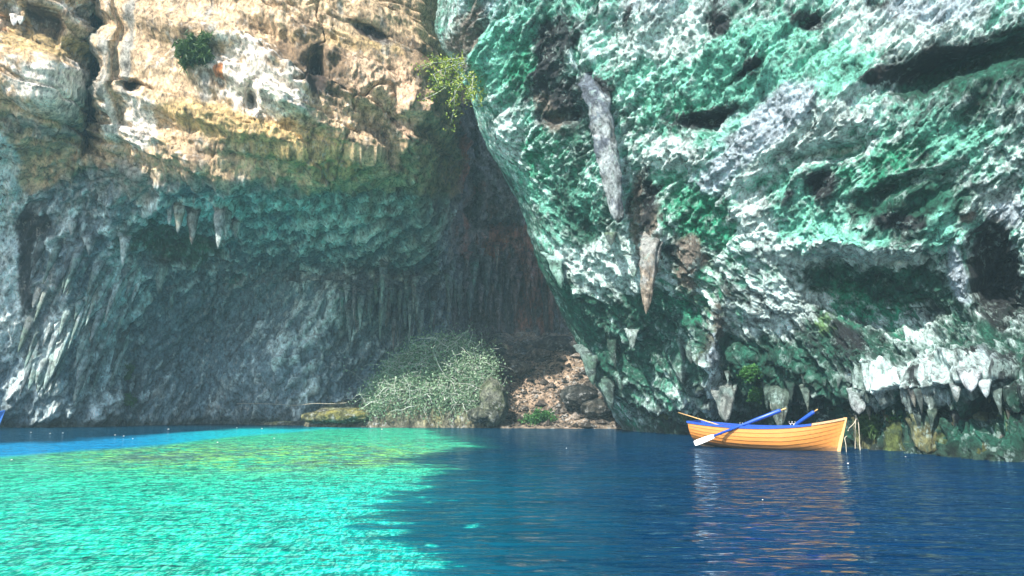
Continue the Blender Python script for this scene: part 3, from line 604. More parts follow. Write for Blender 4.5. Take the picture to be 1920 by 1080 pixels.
boulder(1045, 650, 49.5, 1.0, 'dark boulder on the crest of the slope in the cave mouth', (.04, .04, .04), (.1, .09, .08), (1.5, 1, 0.6), 31)
boulder(1010, 665, 48, 0.6, 'small brown boulder just below the crest of the slope', (.08, .06, .05), (.22, .17, .13), (1.2, 1, 0.7), 35)
boulder(650, 780, 41.9, 0.7, 'low yellow-mossed boulder at the left end of the bank', (.22, .2, .05), (.1, .11, .07), (2.0, 0.9, 0.6), 41)
boulder(600, 783, 42.4, 0.55, 'small yellow-mossed boulder leftmost on the waterline', (.2, .19, .06), (.09, .1, .07), (1.8, 0.9, 0.6), 47)

# pebbles: nobody could count them
mbv = []; mbf = []
for i in range(2600):
    x = rng.uniform(-0.2, 7.5); y = front(x) + rng.uniform(0.1, 9) ** 1.0
    p = lookB(x, y); s = rng.uniform(0.03, 0.13) * (1 + (rng.random() < 0.04) * 3.0)
    n0 = len(mbv); o = rng.uniform(0.6, 1.3, 6) * s
    mbv += [(p.x + o[0], p.y, p.z), (p.x - o[1], p.y, p.z), (p.x, p.y + o[2], p.z), (p.x, p.y - o[3], p.z), (p.x, p.y, p.z + o[4] * 0.7), (p.x, p.y, p.z - o[5] * 0.5)]
    for a, b in ((0, 2), (2, 1), (1, 3), (3, 0)): mbf += [(n0 + a, n0 + b, n0 + 4), (n0 + b, n0 + a, n0 + 5)]
mbc = np.repeat(rng.choice([.04, .06, .12, .3], len(mbv) // 6)[:, None], 6, 0).reshape(-1, 1) * np.array([[1, .84, .7]])
tag(link('rubble', raw_mesh('rubble', np.array(mbv), np.array(mbf), mbc, False), M_BANK), 'loose stones scattered over the earth slope', 'rubble', kind='stuff')

# ------------------------------------------------------------------ plants
def leaves_mesh(name, pts, size, mat, parent, droop=0.3, n_per=1, spread=0.1, aspect=1.6):
    pts = np.repeat(np.asarray(pts, float), n_per, 0); n = len(pts)
    pts = pts + rng.normal(size=(n, 3)) * spread
    a = rng.normal(size=(n, 3)); a[:, 2] -= droop; a /= np.linalg.norm(a, axis=1)[:, None]
    b = np.cross(a, rng.normal(size=(n, 3))); b /= np.linalg.norm(b, axis=1)[:, None]
    nn = np.cross(a, b)
    s = (size * rng.uniform(0.6, 1.4, n))[:, None]
    V_ = np.stack([pts - a * s * aspect / 2, pts + b * s / 2 + nn * s * 0.12, pts + a * s * aspect / 2, pts - b * s / 2 + nn * s * 0.12], 1).reshape(-1, 3)
    F_ = np.arange(n * 4).reshape(n, 4)
    o = link(name, raw_mesh(name, V_, F_, None, False), mat, parent); o['kind'] = 'stuff'
    return o
M_TWIG = plain('pale_twig_bark', (.50, .53, .48), 0.7, 0.2, 0.3, 6)
M_BARK = plain('brown_bark', (.16, .13, .09), 0.8, 0.2, 0.3, 9)
M_LEAF = leaf_mat('grey_green_leaves', (.08, .18, .09), (.32, .46, .30))
M_LIME = leaf_mat('yellow_green_leaves', (.12, .22, .03), (.42, .48, .07))
M_FERN = leaf_mat('bright_fern_leaves', (.02, .09, .02), (.07, .22, .05))
M_DARKLEAF = leaf_mat('dark_grass_leaves', (.03, .08, .02), (.08, .16, .04))
def domeP(x, s):
    return Vector((x, front(x) + 0.15 + 2.5 * s * s, 0.1 + ztop(x) * s * 1.04))
bush = empty('tangled_bush', (-4.3, 41.8, 0)); bush.location = (0, 0, 0)
bush.location = (-4.3, 42.2, 1.0); BO = Vector(bush.location)
tips = []
mb = MB()
for i in range(620):
    x = rng.uniform(-8.1, -1.0); s = rng.uniform(0.12, 1.0) ** 0.7
    p = domeP(x, s); pts = [p]
    dirv = Vector((rng.normal() * 0.9 - 0.1, -abs(rng.normal()) * 0.45, rng.uniform(-0.5, 1.0))).normalized()
    Ls = rng.uniform(0.4, 1.0) if rng.random() < .8 else rng.uniform(1.2, 2.4); nseg = 9
    for k_ in range(nseg):
        dirv = (dirv + Vector((rng.normal() * 0.30, rng.normal() * 0.15, -0.08 + rng.normal() * 0.26))).normalized()
        p = p + dirv * (Ls / nseg)
        lim = front(p.x) - 0.5
        p = Vector((p.x, max(p.y, lim), max(p.z, 0.15))); pts.append(p)
        if k_ > 3 and rng.random() < 0.7: tips.append(p - BO)
    mb.tube([q - BO for q in pts], list(np.linspace(rng.choice([.012, .016, .02, .034]), 0.006, nseg + 1)), 4)
o = mb.build('branches', M_TWIG, bush); o['kind'] = 'stuff'
fol = [domeP(x, s) - BO for x, s in zip(rng.uniform(-8.2, -0.9, 2600), rng.uniform(0.15, 1.05, 2600))]
leaves_mesh('foliage', fol + tips[::2], 0.078, M_LEAF, bush, 0.2, 6, 0.24)
tag(bush, 'large tangle of pale bare twigs and grey-green leaves over the rocky bank', 'bush')

def sprig(name, root, dirs, L, mat_l, mat_t, label, cat, size, n_leaf, spread, group=None, droop=0.1, rb=0.03, curl=0.12, aspect=1.6):
    e = empty(name, root); mb = MB(); lp = []
    for dv in dirs:
        dv = Vector(dv).normalized(); p = Vector((0, 0, 0)); pts = [p]; LL_ = L * rng.uniform(0.7, 1.1)
        for k_ in range(10):
            dv = (dv + Vector((rng.normal() * curl, rng.normal() * curl, -droop + rng.normal() * curl))).normalized()
            p = p + dv * LL_ / 10; pts.append(p)
            if k_ > 2: lp.append(p)
            if k_ > 3 and rng.random() < 0.6:
                q = p; ds = (dv + Vector(rng.normal(size=3) * 0.8)).normalized(); sp_ = [q]
                for _ in range(4):
                    q = q + ds * LL_ * 0.07; sp_.append(q); lp.append(q)
                mb.tube(sp_, list(np.linspace(rb * 0.4, rb * 0.15, 5)), 4)
        mb.tube(pts, list(np.linspace(rb, rb * 0.3, 11)), 5)
    mb.build('branches', mat_t, e)
    leaves_mesh('foliage', lp, size, mat_l, e, 0.9 if aspect > 3 else 0.2, n_leaf, spread, aspect)
    return tag(e, label, cat, group)
pt, _ = lookR(905, 165)
sprig('overhanging_shrub', at(903, 112, 30.3), [(-1, -.1, .1), (-1, -.2, -.1), (-1, 0.1, -.15), (-1, -.1, -.5), (-.7, 0, -.9), (-1, .1, .1), (-.5, -.2, -1.2), (-.25, -.1, -1.3), (-1, -.3, -.3), (-.2, -.4, -1)], 2.5,
      M_LIME, M_TWIG, 'yellow-green shrub hanging from the corner of the green rock above the cave', 'shrub', 0.075, 7, 0.14, rb=0.026, droop=0.07)
def tuft(u, v, K, n, L, label, mat, cat='fern', size=.07, g='small plants rooted in the rock', out=0.15, grass=False, per=7):
    p = (lookR(u, v) if K == 'R' else look(KL, u, v))[0]
    p = p - Vector((p.x, p.y, 0)).normalized() * out
    ds = [(rng.normal() * 0.8, -0.5 - rng.random(), rng.uniform(-0.4, 0.9)) for _ in range(n)]
    return sprig('rock_plant', p, ds, L, mat, M_BARK, label, cat, size, per, 0.07, g, 0.12, 0.008, 0.12, aspect=7 if mat is M_DARKLEAF else 1.6)
tuft(385, 108, 'L', 34, 1.1, 'dark green grassy tuft growing from the tan wall, beside the orange stain', M_DARKLEAF, 'tuft', .05, per=7)
tuft(237, 688, 'L', 10, 0.8, 'faint leafy plant on the left wall above the waterline, the upper one', M_FERN, per=6)
tuft(228, 740, 'L', 9, 0.7, 'faint leafy plant low on the left wall, the lower one', M_FERN, per=6)
tuft(1421, 672, 'R', 10, 0.36, 'bright fern on the dark rock above the boat, topmost of the ferns', M_FERN, out=0.3)
tuft(1428, 706, 'R', 7, 0.28, 'bright fern on the dark rock above the boat, middle of the ferns', M_FERN, out=0.3)
tuft(1449, 726, 'R', 9, 0.32, 'green fern hanging just over the blue oar grips', M_FERN, out=0.3)
tuft(1678, 775, 'R', 10, 0.28, 'green fern under the ledge right of the bow of the boat', M_FERN, out=0.25)
tuft(1642, 800, 'R', 10, 0.28, 'dark fern clump just above the water right of the hanging ropes', M_DARKLEAF, out=0.2)
tuft(1740, 790, 'R', 8, 0.22, 'small moss-like fern on the ochre base rock at the right', M_FERN, out=0.2)
e_ = at(1012, 778, 40.9)
sprig('weed_clump', lookB(e_.x, 41.0), [(rng.normal(), rng.normal() * .5, 1) for _ in range(26)], 0.8, M_FERN, M_BARK, 'bright green weeds growing low on the earth beach', 'plant', .08, 5, .1, None, 0.12, .008)

# ------------------------------------------------------------------ water
yw = np.concatenate([EYE * FX / np.linspace(24, 420, 500), np.linspace(4.8, -9, 40)])
sx_ = np.linspace(-1, 1, 560)
S_, Yw = np.meshgrid(sx_, yw)
Xw = S_ * (np.abs(Yw) * 0.74 + 2.5)
P = np.stack([Xw, Yw, Xw * 0], -1).astype(np.float32)
Uq, Vq = proj(Xw, np.maximum(Yw, 1.0), 0)
w1 = fbm(P, 0.35, 3, 0.55, 2.0, (1, .6, 1)); w2 = fbm(P, 1.3, 4, 0.62, 12.0, (1, .7, 1)); w3 = fbm(P, 0.9, 3, 0.6, 22.0, (0.5, 1, 1)); w4 = fbm(P, 3.5, 3, 0.6, 29.0, (0.6, 1, 1))
wf = fbm(P, 1.0, 5, 0.7, 44.0, (.45, 1.2, 1)); jit = (150 * w1 + 340 * wf) * np.clip((Vq - 790) / 130, 0.22, 1.0)
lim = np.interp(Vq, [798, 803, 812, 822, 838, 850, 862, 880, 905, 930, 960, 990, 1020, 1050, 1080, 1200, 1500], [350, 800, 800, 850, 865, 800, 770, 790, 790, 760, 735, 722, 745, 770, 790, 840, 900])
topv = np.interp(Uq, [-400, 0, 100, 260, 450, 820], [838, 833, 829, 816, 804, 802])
isx = (0.62 * smooth(-14, 14, lim - Uq + jit) + 0.38 * smooth(-90, 70, lim - Uq + 0.5 * jit)) * smooth(-4, 4, Vq - topv + 6 * w1)  # mask of the sunlit patch painted into the water colour
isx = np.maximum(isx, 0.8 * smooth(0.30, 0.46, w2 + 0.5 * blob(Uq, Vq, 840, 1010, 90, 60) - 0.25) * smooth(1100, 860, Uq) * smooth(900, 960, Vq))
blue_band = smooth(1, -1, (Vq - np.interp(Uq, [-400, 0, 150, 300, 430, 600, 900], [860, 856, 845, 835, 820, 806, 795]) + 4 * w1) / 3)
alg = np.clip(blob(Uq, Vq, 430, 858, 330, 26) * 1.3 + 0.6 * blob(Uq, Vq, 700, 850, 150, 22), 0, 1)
shade_l = np.array([.0, .030, .060]); shade_r = np.array([.0, .021, .066])  # blues painted for the part of the lake in shadow
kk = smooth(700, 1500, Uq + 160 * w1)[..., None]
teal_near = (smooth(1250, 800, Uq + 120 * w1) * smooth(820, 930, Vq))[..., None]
Cd = shade_l * (1 - kk) + shade_r * kk; Cd = Cd * (1 - 0.6 * teal_near) + np.array([0, .09, .13]) * 0.6 * teal_near
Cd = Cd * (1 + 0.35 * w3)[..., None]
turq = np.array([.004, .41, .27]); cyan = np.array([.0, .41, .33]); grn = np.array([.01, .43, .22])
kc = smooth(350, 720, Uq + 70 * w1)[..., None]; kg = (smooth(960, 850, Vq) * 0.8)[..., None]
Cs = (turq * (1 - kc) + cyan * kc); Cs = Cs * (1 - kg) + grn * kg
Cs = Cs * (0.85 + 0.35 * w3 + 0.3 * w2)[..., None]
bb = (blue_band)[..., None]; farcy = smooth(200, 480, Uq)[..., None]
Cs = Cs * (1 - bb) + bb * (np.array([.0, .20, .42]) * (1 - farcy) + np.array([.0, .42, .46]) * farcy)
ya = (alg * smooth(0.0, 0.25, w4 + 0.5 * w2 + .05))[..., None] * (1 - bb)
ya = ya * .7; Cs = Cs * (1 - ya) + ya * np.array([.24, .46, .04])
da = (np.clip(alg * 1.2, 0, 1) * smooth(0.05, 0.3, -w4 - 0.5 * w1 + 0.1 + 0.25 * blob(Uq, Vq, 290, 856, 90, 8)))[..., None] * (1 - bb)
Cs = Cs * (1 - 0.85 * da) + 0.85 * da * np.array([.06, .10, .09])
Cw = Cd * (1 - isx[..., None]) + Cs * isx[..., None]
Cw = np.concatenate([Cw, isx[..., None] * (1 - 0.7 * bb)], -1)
near = np.clip(1 - (np.abs(Yw) - 4) / 30, 0, 1)
wz = 0.010 * pn(P[..., 0] * 1.1, P[..., 1] * 2.4, P[..., 0] * 0) + 0.006 * pn(P[..., 0] * 2.6 + 9, P[..., 1] * 6, P[..., 0] * 0)
P[..., 2] = wz * near
m, nt, n, l, b = new_mat('lake_water')
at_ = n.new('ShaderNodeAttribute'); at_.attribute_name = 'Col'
tc = n.new('ShaderNodeTexCoord').outputs['Object']
def mapped(s, r=0):
    mp = n.new('ShaderNodeMapping'); mp.inputs['Scale'].default_value = s; mp.inputs['Rotation'].default_value = (0, 0, R(r)); l.new(tc, mp.inputs[0]); return mp.outputs[0]
r1 = noise(n, l, 2.0, 2, 0.5, mapped((0.55, 1.6, 1), 6), 0.6)
r2 = noise(n, l, 5.5, 2, 0.5, mapped((0.5, 1.5, 1), -8), 0.8)
r3 = noise(n, l, 0.7, 2, 0.5, mapped((0.6, 1.4, 1), 15))
# fine bright network painted into the water colour in place of refracted sunlight
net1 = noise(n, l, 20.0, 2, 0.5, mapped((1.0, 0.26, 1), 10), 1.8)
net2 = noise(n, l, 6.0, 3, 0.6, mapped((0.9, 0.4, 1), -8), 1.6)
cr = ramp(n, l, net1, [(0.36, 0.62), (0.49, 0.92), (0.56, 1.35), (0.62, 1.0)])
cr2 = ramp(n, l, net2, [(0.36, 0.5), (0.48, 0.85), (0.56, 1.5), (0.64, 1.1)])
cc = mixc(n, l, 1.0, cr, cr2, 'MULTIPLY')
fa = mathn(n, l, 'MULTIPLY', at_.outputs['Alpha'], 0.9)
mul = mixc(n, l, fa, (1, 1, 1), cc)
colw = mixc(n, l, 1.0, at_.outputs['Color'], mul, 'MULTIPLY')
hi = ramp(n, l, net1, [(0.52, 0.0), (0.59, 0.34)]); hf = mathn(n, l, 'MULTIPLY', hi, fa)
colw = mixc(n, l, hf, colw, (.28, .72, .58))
n.remove(b); df = n.new('ShaderNodeBsdfDiffuse'); l.new(colw, df.inputs['Color'])
gs = n.new('ShaderNodeBsdfGlossy'); gs.inputs['Color'].default_value = (.52, .74, .92, 1); gs.inputs['Roughness'].default_value = 0.06
fr = n.new('ShaderNodeFresnel'); fr.inputs['IOR'].default_value = 1.33
mx = n.new('ShaderNodeMixShader'); l.new(fr.outputs[0], mx.inputs[0]); l.new(df.outputs[0], mx.inputs[1]); l.new(gs.outputs[0], mx.inputs[2]); l.new(mx.outputs[0], n['Material Output'].inputs[0])
h = mathn(n, l, 'ADD', mathn(n, l, 'MULTIPLY', r1, 1.0), mathn(n, l, 'MULTIPLY', r2, 0.25)); h = mathn(n, l, 'ADD', h, mathn(n, l, 'MULTIPLY', r3, 1.6))
bp = n.new('ShaderNodeBump'); bp.inputs['Strength'].default_value = 1.0; bp.inputs['Distance'].default_value = 0.17
l.new(h, bp.inputs['Height'])
for q_ in (gs, fr): l.new(bp.outputs[0], q_.inputs['Normal'])
M_WATER = m
tag(link('lake_water', grid_mesh('lake_water', P, Cw.astype(np.float32), False), M_WATER), 'rippled lake, sunlit turquoise and shaded deep blue painted into its colour', kind='structure')
bed = MB(); bed.box((0, 27, -2.6), (110, 86, 0.3)); M_BED = plain('lake_silt', (.12, .14, .11), 0.9, 0.1)
tag(bed.build('lake_bed', M_BED, None, False), 'silty bed of the lake', kind='structure')

# ------------------------------------------------------------------ rowing boat
M_HULL = plain('varnished_orange_planks', (.60, .245, .055), 0.35, 0.5, 0.14, 3.0, 0.06, (1, 6, 6))
M_WORN = plain('worn_pale_wood', (.55, .36, .20), 0.6, 0.3, 0.35, 7.0, 0.2, (1, 5, 5))
M_STEM = plain('pale_stem_wood', (.66, .42, .17), 0.5, 0.4, 0.15, 5.0, 0.1)
M_BLUE = plain('glossy_blue_paint', (.015, .075, .42), 0.35, 0.5, 0.12, 6.0, 0.05)
M_OARW = plain('white_oar_paint', (.72, .74, .74), 0.45, 0.4, 0.08, 6.0, 0.05)
M_METAL = plain('galvanised_metal', (.55, .56, .56), 0.35, 0.6, 0.1, 20)
M_ROPE = plain('pale_hemp_rope', (.50, .46, .36), 0.8, 0.2, 0.3, 30)
LB = 4.72
nt = M_HULL.node_tree; n = nt.nodes; l = nt.links; b = n['Principled BSDF']; src = b.inputs['Base Color'].links[0].from_socket
tc = n.new('ShaderNodeTexCoord').outputs['Object']; sx3 = n.new('ShaderNodeSeparateXYZ'); l.new(tc, sx3.inputs[0])
fz = noise(n, l, 4.0, 5, 0.6, tc); zz = mathn(n, l, 'ADD', sx3.outputs[2], mathn(n, l, 'MULTIPLY', fz, -0.16))
wet = ramp(n, l, zz, [(0.0, 1.0), (0.10, 0.0)])                       # scum line left by the water
c_ = mixc(n, l, mathn(n, l, 'MULTIPLY', wet, 0.75), src, (.14, .09, .045))
sc_ = ramp(n, l, noise(n, l, 14.0, 6, 0.75, tc, 0.5), [(0.60, 0.0), (0.68, 1.0)])
c_ = mixc(n, l, mathn(n, l, 'MULTIPLY', sc_, 0.45), c_, (.30, .15, .06)); l.new(c_, b.inputs['Base Color'])
STERN = at(1303, 833, 25.0); BOWP = at(1589, 843, 22.15)
STERN.z = BOWP.z = 0
axis = (BOWP - STERN); yaw = math.atan2(axis.y, axis.x); LB = axis.length
def poly(xs, ys, dg): c = np.polyfit(xs, ys, dg); return lambda s: float(np.polyval(c, s))
fB = poly([0, .2, .4, .6, .8, .92, 1], [.50, .69, .75, .70, .46, .22, .015], 5)
fS = poly([0, .25, .5, .75, 1], [.79, .695, .665, .735, .955], 4)
fK = poly([0, .2, .5, .8, 1], [.10, -.03, -.12, -.11, -.06], 3)
fq = lambda a, b, c, s: np.interp(s, [0, .3, .65, 1], [a, b, b, c])
def hull(s, t, side, out=0.0):
    Bm = fB(s) + (out if s < .97 else out * .6); zk, zs = fK(s), fS(s)
    p = fq(2.3, 2.6, 1.05, s); q_ = fq(1.35, 1.7, 1.0, s)
    y = Bm * (1 - (1 - t) ** p); z = zk + (zs - zk) * t ** q_
    rk = 0.24 * smooth(.78, 1, s) * (1 - np.clip(z / .95, 0, 1))
    x = s * LB - rk + 0.10 * (1 - smooth(0, .06, s)) * (1 - t) * 1.0
    return Vector((x, side * y, z))
def make_boat(name, M_H, M_top, loc, rz, label, detail=True, group=None, M_st=None, M_bow=None):
    M_st = M_st or M_STEM; M_bow = M_bow or M_WORN
    bt = empty(name, loc, rz); tag(bt, label, 'rowing boat', group)
    ns = 36; NP = 8
    ss = [i / ns for i in range(ns + 1)]
    tt = [0, .16, .30, .43, .55, .67, .78, .89, 1.0]
    for side in (-1, 1):
        for k_ in range(NP):
            v_ = []; f_ = []
            t0 = max(tt[k_] - .018, 0); t1 = tt[k_ + 1]
            for s in ss:
                a0 = hull(s, t0, side, .020 if k_ else 0); a1 = hull(s, t1, side, 0.002)
                b0 = hull(s, t0, side, .004 if k_ else -.014); b1 = hull(s, t1, side, -.014)
                v_ += [a0, a1, b1, b0]
            for i in range(ns):
                q0 = i * 4; q1 = q0 + 4
                for j in range(4):
                    jn = (j + 1) % 4; f = (q0 + j, q1 + j, q1 + jn, q0 + jn); f_.append(f if side > 0 else f[::-1])
            f_.append((0, 1, 2, 3)); f_.append((ns * 4 + 3, ns * 4 + 2, ns * 4 + 1, ns * 4))
            me = bpy.data.meshes.new('hull_plank'); me.from_pydata([tuple(x) for x in v_], [], f_); me.update()
            link('hull_plank', me, M_H, bt)
    # transom
    mb = MB(); ring = [hull(0, t, -1) for t in np.linspace(1, 0, 12)] + [hull(0, t, 1) for t in np.linspace(0.08, 1, 11)]
    nr_ = len(ring); mb.v = [p + Vector((-.012, 0, 0)) for p in ring] + [p + Vector((.03, 0, 0)) for p in ring]
    mb.f = [tuple(range(nr_)), tuple(range(2 * nr_ - 1, nr_ - 1, -1))] + [(i, i + nr_, (i + 1) % nr_ + nr_, (i + 1) % nr_) for i in range(nr_)]
    mb.build('transom', M_H, bt, False)
    # stem and keel
    mb = MB(); st = [hull(1, t, 1) for t in np.linspace(0, 1, 10)]
    for p in st: p.y = 0
    st.append(st[-1] + Vector((.004, 0, .035)))
    n0 = 0
    for i, p in enumerate(st):
        for dx, dy in ((-.05, -.028), (.045, -.02), (.045, .02), (-.05, .028)): mb.v.append(p + Vector((dx, dy, 0)))
    for i in range(len(st) - 1):
        for j in range(4): mb.f.append((i * 4 + j, i * 4 + (j + 1) % 4, i * 4 + 4 + (j + 1) % 4, i * 4 + 4 + j))
    mb.f += [(3, 2, 1, 0), tuple(len(mb.v) - 4 + k_ for k_ in range(4))]
    mb.build('stem', M_st, bt, False)
    mb = MB()
    for s in ss[1:]:
        p = hull(s, 0, 1); mb.v += [p + Vector((0, -.02, -.05)), p + Vector((0, .02, -.05)), p + Vector((0, .02, .01)), p + Vector((0, -.02, .01))]
    for i in range(ns - 1):
        for j in range(4): mb.f.append((i * 4 + j, i * 4 + (j + 1) % 4, i * 4 + 4 + (j + 1) % 4, i * 4 + 4 + j))
    mb.build('keel', M_H, bt, False)
    # gunwales: painted aft, bare worn wood at the bow
    def rail(s0, s1, nm, mat, w_in, w_out, h0, h1):
        for side in (-1, 1):
            mb = MB(); sl = np.linspace(s0, s1, 26)
            for s in sl:
                p = hull(s, 1, side); wi = min(w_in, abs(p.y) * 0.9)
                for dy, dz in ((w_out, h0), (w_out, h1), (-wi, h1), (-wi, h0)): mb.v.append(p + Vector((0, side * dy, dz)))
            for i in range(25):
                for j in range(4):
                    f = (i * 4 + j, i * 4 + (j + 1) % 4, i * 4 + 4 + (j + 1) % 4, i * 4 + 4 + j); mb.f.append(f if side < 0 else f[::-1])
            mb.f += [(0, 1, 2, 3), (103, 102, 101, 100)]
            mb.build(nm, mat, bt, False)
    rail(0, .82, 'gunwale', M_top, .06, .035, -.035, .03)
    rail(.824, 1.0, 'bow_rail', M_bow, .05, .03, -.03, .034)
    mb = MB(); a = hull(0, 1, 1); mb.box((.0, 0, a.z + .002), (.09, 2 * a.y + .04, .06)); mb.build('transom_cap', M_top, bt, False, .008)
    if detail:
        for s, w in ((.09, .42), (.40, .24), (.66, .22)):
            z = fS(s) - (.13 if s > .1 else .11); mb = MB(); y = abs(hull(s, .9, 1).y) - .03
            mb.box((s * LB, 0, z), (w, 2 * y, .035)); mb.build('thwart', M_top, bt, False, .006)
        # foredeck
        mb = MB()
        for s in np.linspace(.86, .985, 8):
            for side in (-1, 1): p = hull(s, 1, side, -.02); mb.v.append(p + Vector((0, 0, .004)))
        for s in np.linspace(.86, .985, 8):
            for side in (-1, 1): p = hull(s, 1, side, -.02); mb.v.append(p + Vector((0, 0, -.03)))
        for i in range(7):
            q = i * 2; mb.f += [(q, q + 2, q + 3, q + 1), (q + 16, q + 17, q + 19, q + 18), (q, q + 16, q + 18, q + 2), (q + 1, q + 3, q + 19, q + 17)]
        mb.f += [(0, 1, 17, 16), (14, 30, 31, 15)]
        mb.build('foredeck', M_WORN, bt, False)
        mb = MB(); 
        for i in range(9):
            y = -.32 + i * .08; mb.box((LB * .45, y, .06 + abs(y) * .2), (LB * .55, .07, .015))
        o = mb.build('floor_boards', M_WORN, bt, False)
        for (s, side) in ((.395, -1), (.62, 1), (.72, -1)):
            p = hull(s, 1, side); mb = MB()
            mb.tube([p + Vector((0, 0, .02)), p + Vector((0, 0, .07))], .014, 6)
            arc = [p + Vector((math.cos(th) * .045, 0, .115 + math.sin(th) * .045)) for th in np.linspace(R(-220), R(40), 9)]
            mb.tube(arc, .009, 5); mb.build('oarlock', M_METAL, bt)
    return bt
boat = make_boat('rowing_boat', M_HULL, M_BLUE, STERN, yaw, 'orange varnished clinker rowing boat with blue gunwales moored by the green rock')
MW = Matrix.Translation(STERN) @ Matrix.Rotation(yaw, 4, 'Z')
def bw(s, side, dz=0): return MW @ (hull(s, 1, side) + Vector((0, 0, dz)))
def oar(A, Bp, label, blade=True, shaft_r=.033):
    """A = grip end, Bp = blade tip (world)"""
    e = empty('oar', A); tag(e, label, 'oar', 'oars of the rowing boat')
    d_ = (Bp - A); L_ = d_.length; u_ = d_.normalized()
    at_s = lambda q: u_ * (L_ * q)
    mb = MB(); mb.tube([at_s(0), at_s(.012), at_s(.055)], [.018, .024, .022], 8); mb.build('grip', M_STEM, e)
    mb = MB(); mb.tube([at_s(.055), at_s(.07), at_s(.33), at_s(.42), at_s(.78)], [.04, .066, .062, .048, .036], 10); mb.build('shaft', M_BLUE, e)
    side_ = u_.cross(Vector((0.35, 0.85, -0.3))).normalized(); nrm = u_.cross(side_).normalized()
    mb = MB(); prof = [(.77, .04, .036), (.79, .07, .022), (.87, .085, .014), (.97, .09, .010), (1.0, .075, .008)]
    for q, w, th in prof:
        c = at_s(q); mb.v += [c - side_ * w - nrm * th * .4, c + nrm * th, c + side_ * w - nrm * th * .4, c - nrm * th]
    for i in range(4):
        for j in range(4): mb.f.append((i * 4 + j, i * 4 + (j + 1) % 4, i * 4 + 4 + (j + 1) % 4, i * 4 + 4 + j))
    mb.f += [(3, 2, 1, 0), (16, 17, 18, 19)]
    mb.build('blade', M_OARW, e, False)
    return e
lock1 = bw(.395, -1, .10)
# near oar: through its lock, grip up and inboard, blade resting on the water by the stern
g1 = at(1474, 765.5, lock1.y - .52); g1b = at(1302, 831.5, lock1.y + .58)
oar(g1, g1b, 'near oar with its white blade dipping at the stern of the orange boat')
lock2 = bw(.62, 1, .10)
g2 = at(1533, 767.5, lock2.y - 0.15); tipB = g2 + (at(1497, 793, lock2.y + 0.45) - g2).normalized() * 2.6
oar(g2, tipB, 'far oar showing only its blue shaft and pale grip over the boat')
mb = MB(); pa = at(1272, 773.5, 25.7); pb = at(1322, 789, 24.9); pc = pb + (pb - pa) * .5; o_ = Vector(pb)
mb.tube([pa - o_, pb - o_, pc - o_], [.014, .020, .022], 6); o = mb.build('wooden_pole', M_STEM); o.location = o_
tag(o, 'thin pale wooden pole sticking out over the stern of the orange boat', 'pole')

# second boat: only its blue bow tip reaches into the picture at the left
tipw = at(5, 797, 38.0)
yaw2 = R(12); hb = Vector((math.cos(yaw2), math.sin(yaw2), 0)) * LB
M_BLUE2 = plain('bright_blue_hull_paint', (.03, .16, .55), 0.35, 0.5, 0.1, 6.0, 0.05)
make_boat('rowing_boat', M_BLUE2, M_BLUE2, Vector((tipw.x, tipw.y, 0)) - hb, yaw2, 'bright blue rowing boat of which only the bow tip enters at the left edge', False, None, M_BLUE2, M_BLUE2)

# ------------------------------------------------------------------ ropes
def rope(name, pts, r, label, cat='rope', g=None):
    o_ = Vector(pts[0]); mb = MB(); P_ = [Vector(p) for p in pts]; fine = []
    for i in range(len(P_) - 1):
        p0 = P_[max(i - 1, 0)]; p1 = P_[i]; p2 = P_[i + 1]; p3 = P_[min(i + 2, len(P_) - 1)]
        for t in np.linspace(0, 1, 7)[:-1]:
            fine.append(0.5 * ((2 * p1) + (-p0 + p2) * t + (2 * p0 - 5 * p1 + 4 * p2 - p3) * t * t + (-p0 + 3 * p1 - 3 * p2 + p3) * t ** 3))
    fine.append(P_[-1]); mb.tube([p - o_ for p in fine], r, 6)
    o = mb.build(name, M_ROPE); o.location = o_; return tag(o, label, cat, g)
bow = bw(1, 1, 0)
yr = 23.0
rope('mooring_rope', [bow + Vector((.05, 0, -.35)), at(1592, 803, 22.5), at(1601, 794, 22.8), at(1606, 783, yr), at(1603, 779, yr + .3)], .013, 'slack mooring rope looping from the bow of the orange boat to the rock')
rope('hanging_rope', [at(1605, 778, yr), at(1604, 800, yr), at(1603.5, 822, yr), at(1603.5, 842, yr)], .012, 'pale rope hanging straight into the water, nearer the bow', g='ropes hanging from the rock')
rope('hanging_rope', [at(1604, 778, yr + .1), at(1609, 790, yr), at(1611, 812, yr), at(1612, 834, yr), at(1614, 852, yr - .3)], .013, 'pale rope hanging curved into the water, right of the straight one', g='ropes hanging from the rock')
rope('bow_line', [bow + Vector((-.02, -.06, -.5)), at(1584, 822, 22.05), at(1586, 834, 22.0), at(1587, 848, 22.0)], .010, 'frayed white line dangling from the stem of the orange boat')
rope('strung_line', [look(KL, 452, 757)[0] - Vector((0, .4, 0)), at(510, 757.5, 44.5), at(550, 760, 44), at(590, 756.5, 43.6), at(622, 757, 43.4), at(650, 755, 43.2)], .012, 'thin pale line strung low across the left wall to the bank')

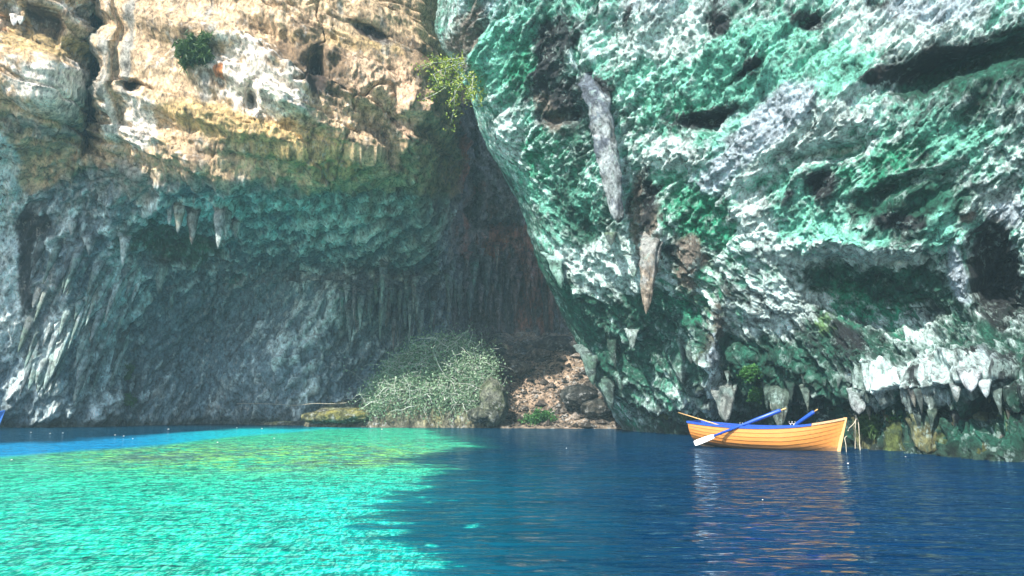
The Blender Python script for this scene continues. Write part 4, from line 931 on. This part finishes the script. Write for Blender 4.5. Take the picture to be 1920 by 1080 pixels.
# ------------------------------------------------------------------ specks drifting on the water
M_SPECK = plain('white_petals', (.8, .8, .76), 0.6, 0.3, 0.05)
spk = [(58, 812), (94, 814), (118, 813), (232, 819), (249, 824), (316, 806), (444, 803), (491, 805), (408, 831), (716, 806), (514, 823), (22, 864), (216, 817), (1698, 858), (1590, 871), (1062, 842), (1430, 940)]
for (u, v) in spk:
    a, b_ = ray(u, v); Yp = -EYE / b_; s = Yp / FX * rng.uniform(0.8, 1.4)
    mb = MB(); k_ = 6; mb.v = [Vector((math.cos(i * math.pi / 3) * s, math.sin(i * math.pi / 3) * s * 2.2, 0.02)) for i in range(k_)] + [Vector((math.cos(i * math.pi / 3) * s * .6, math.sin(i * math.pi / 3) * s * 1.4, 0.02 + s)) for i in range(k_)]
    mb.f = [tuple(range(k_))[::-1], tuple(range(k_, 2 * k_))] + [(i, (i + 1) % k_, (i + 1) % k_ + k_, i + k_) for i in range(k_)]
    o = mb.build('floating_petal', M_SPECK); o.location = (a * Yp, Yp, 0.0)
    tag(o, 'tiny white speck floating on the lake', 'petal', 'white specks floating on the lake')

# ------------------------------------------------------------------ haze
if True:
    mb = MB(); mb.box((0, 27, 25), (124, 100, 60)); hz = mb.build('haze', None, None, False)
    m = bpy.data.materials.new('cave_mist'); m.use_nodes = True; nt = m.node_tree; nt.nodes.clear()
    pv = nt.nodes.new('ShaderNodeVolumePrincipled'); pv.inputs['Color'].default_value = (.50, .84, .95, 1); pv.inputs['Density'].default_value = 0.0015
    pv.inputs['Anisotropy'].default_value = 0.0
    om = nt.nodes.new('ShaderNodeOutputMaterial'); nt.links.new(pv.outputs[0], om.inputs['Volume'])
    hz.data.materials.append(m); tag(hz, 'pale blue mist filling the cave', 'haze', kind='stuff'); hz.display_type = 'WIRE'
    allz = max(PL[..., 2].max(), PR[..., 2].max()); print('top z', allz, PL.reshape(-1, 3).min(0), PL.reshape(-1, 3).max(0), PR.reshape(-1, 3).min(0), PR.reshape(-1, 3).max(0))
print('tris', sum(len(o.data.polygons) * 2 for o in SC.objects if o.type == 'MESH'))
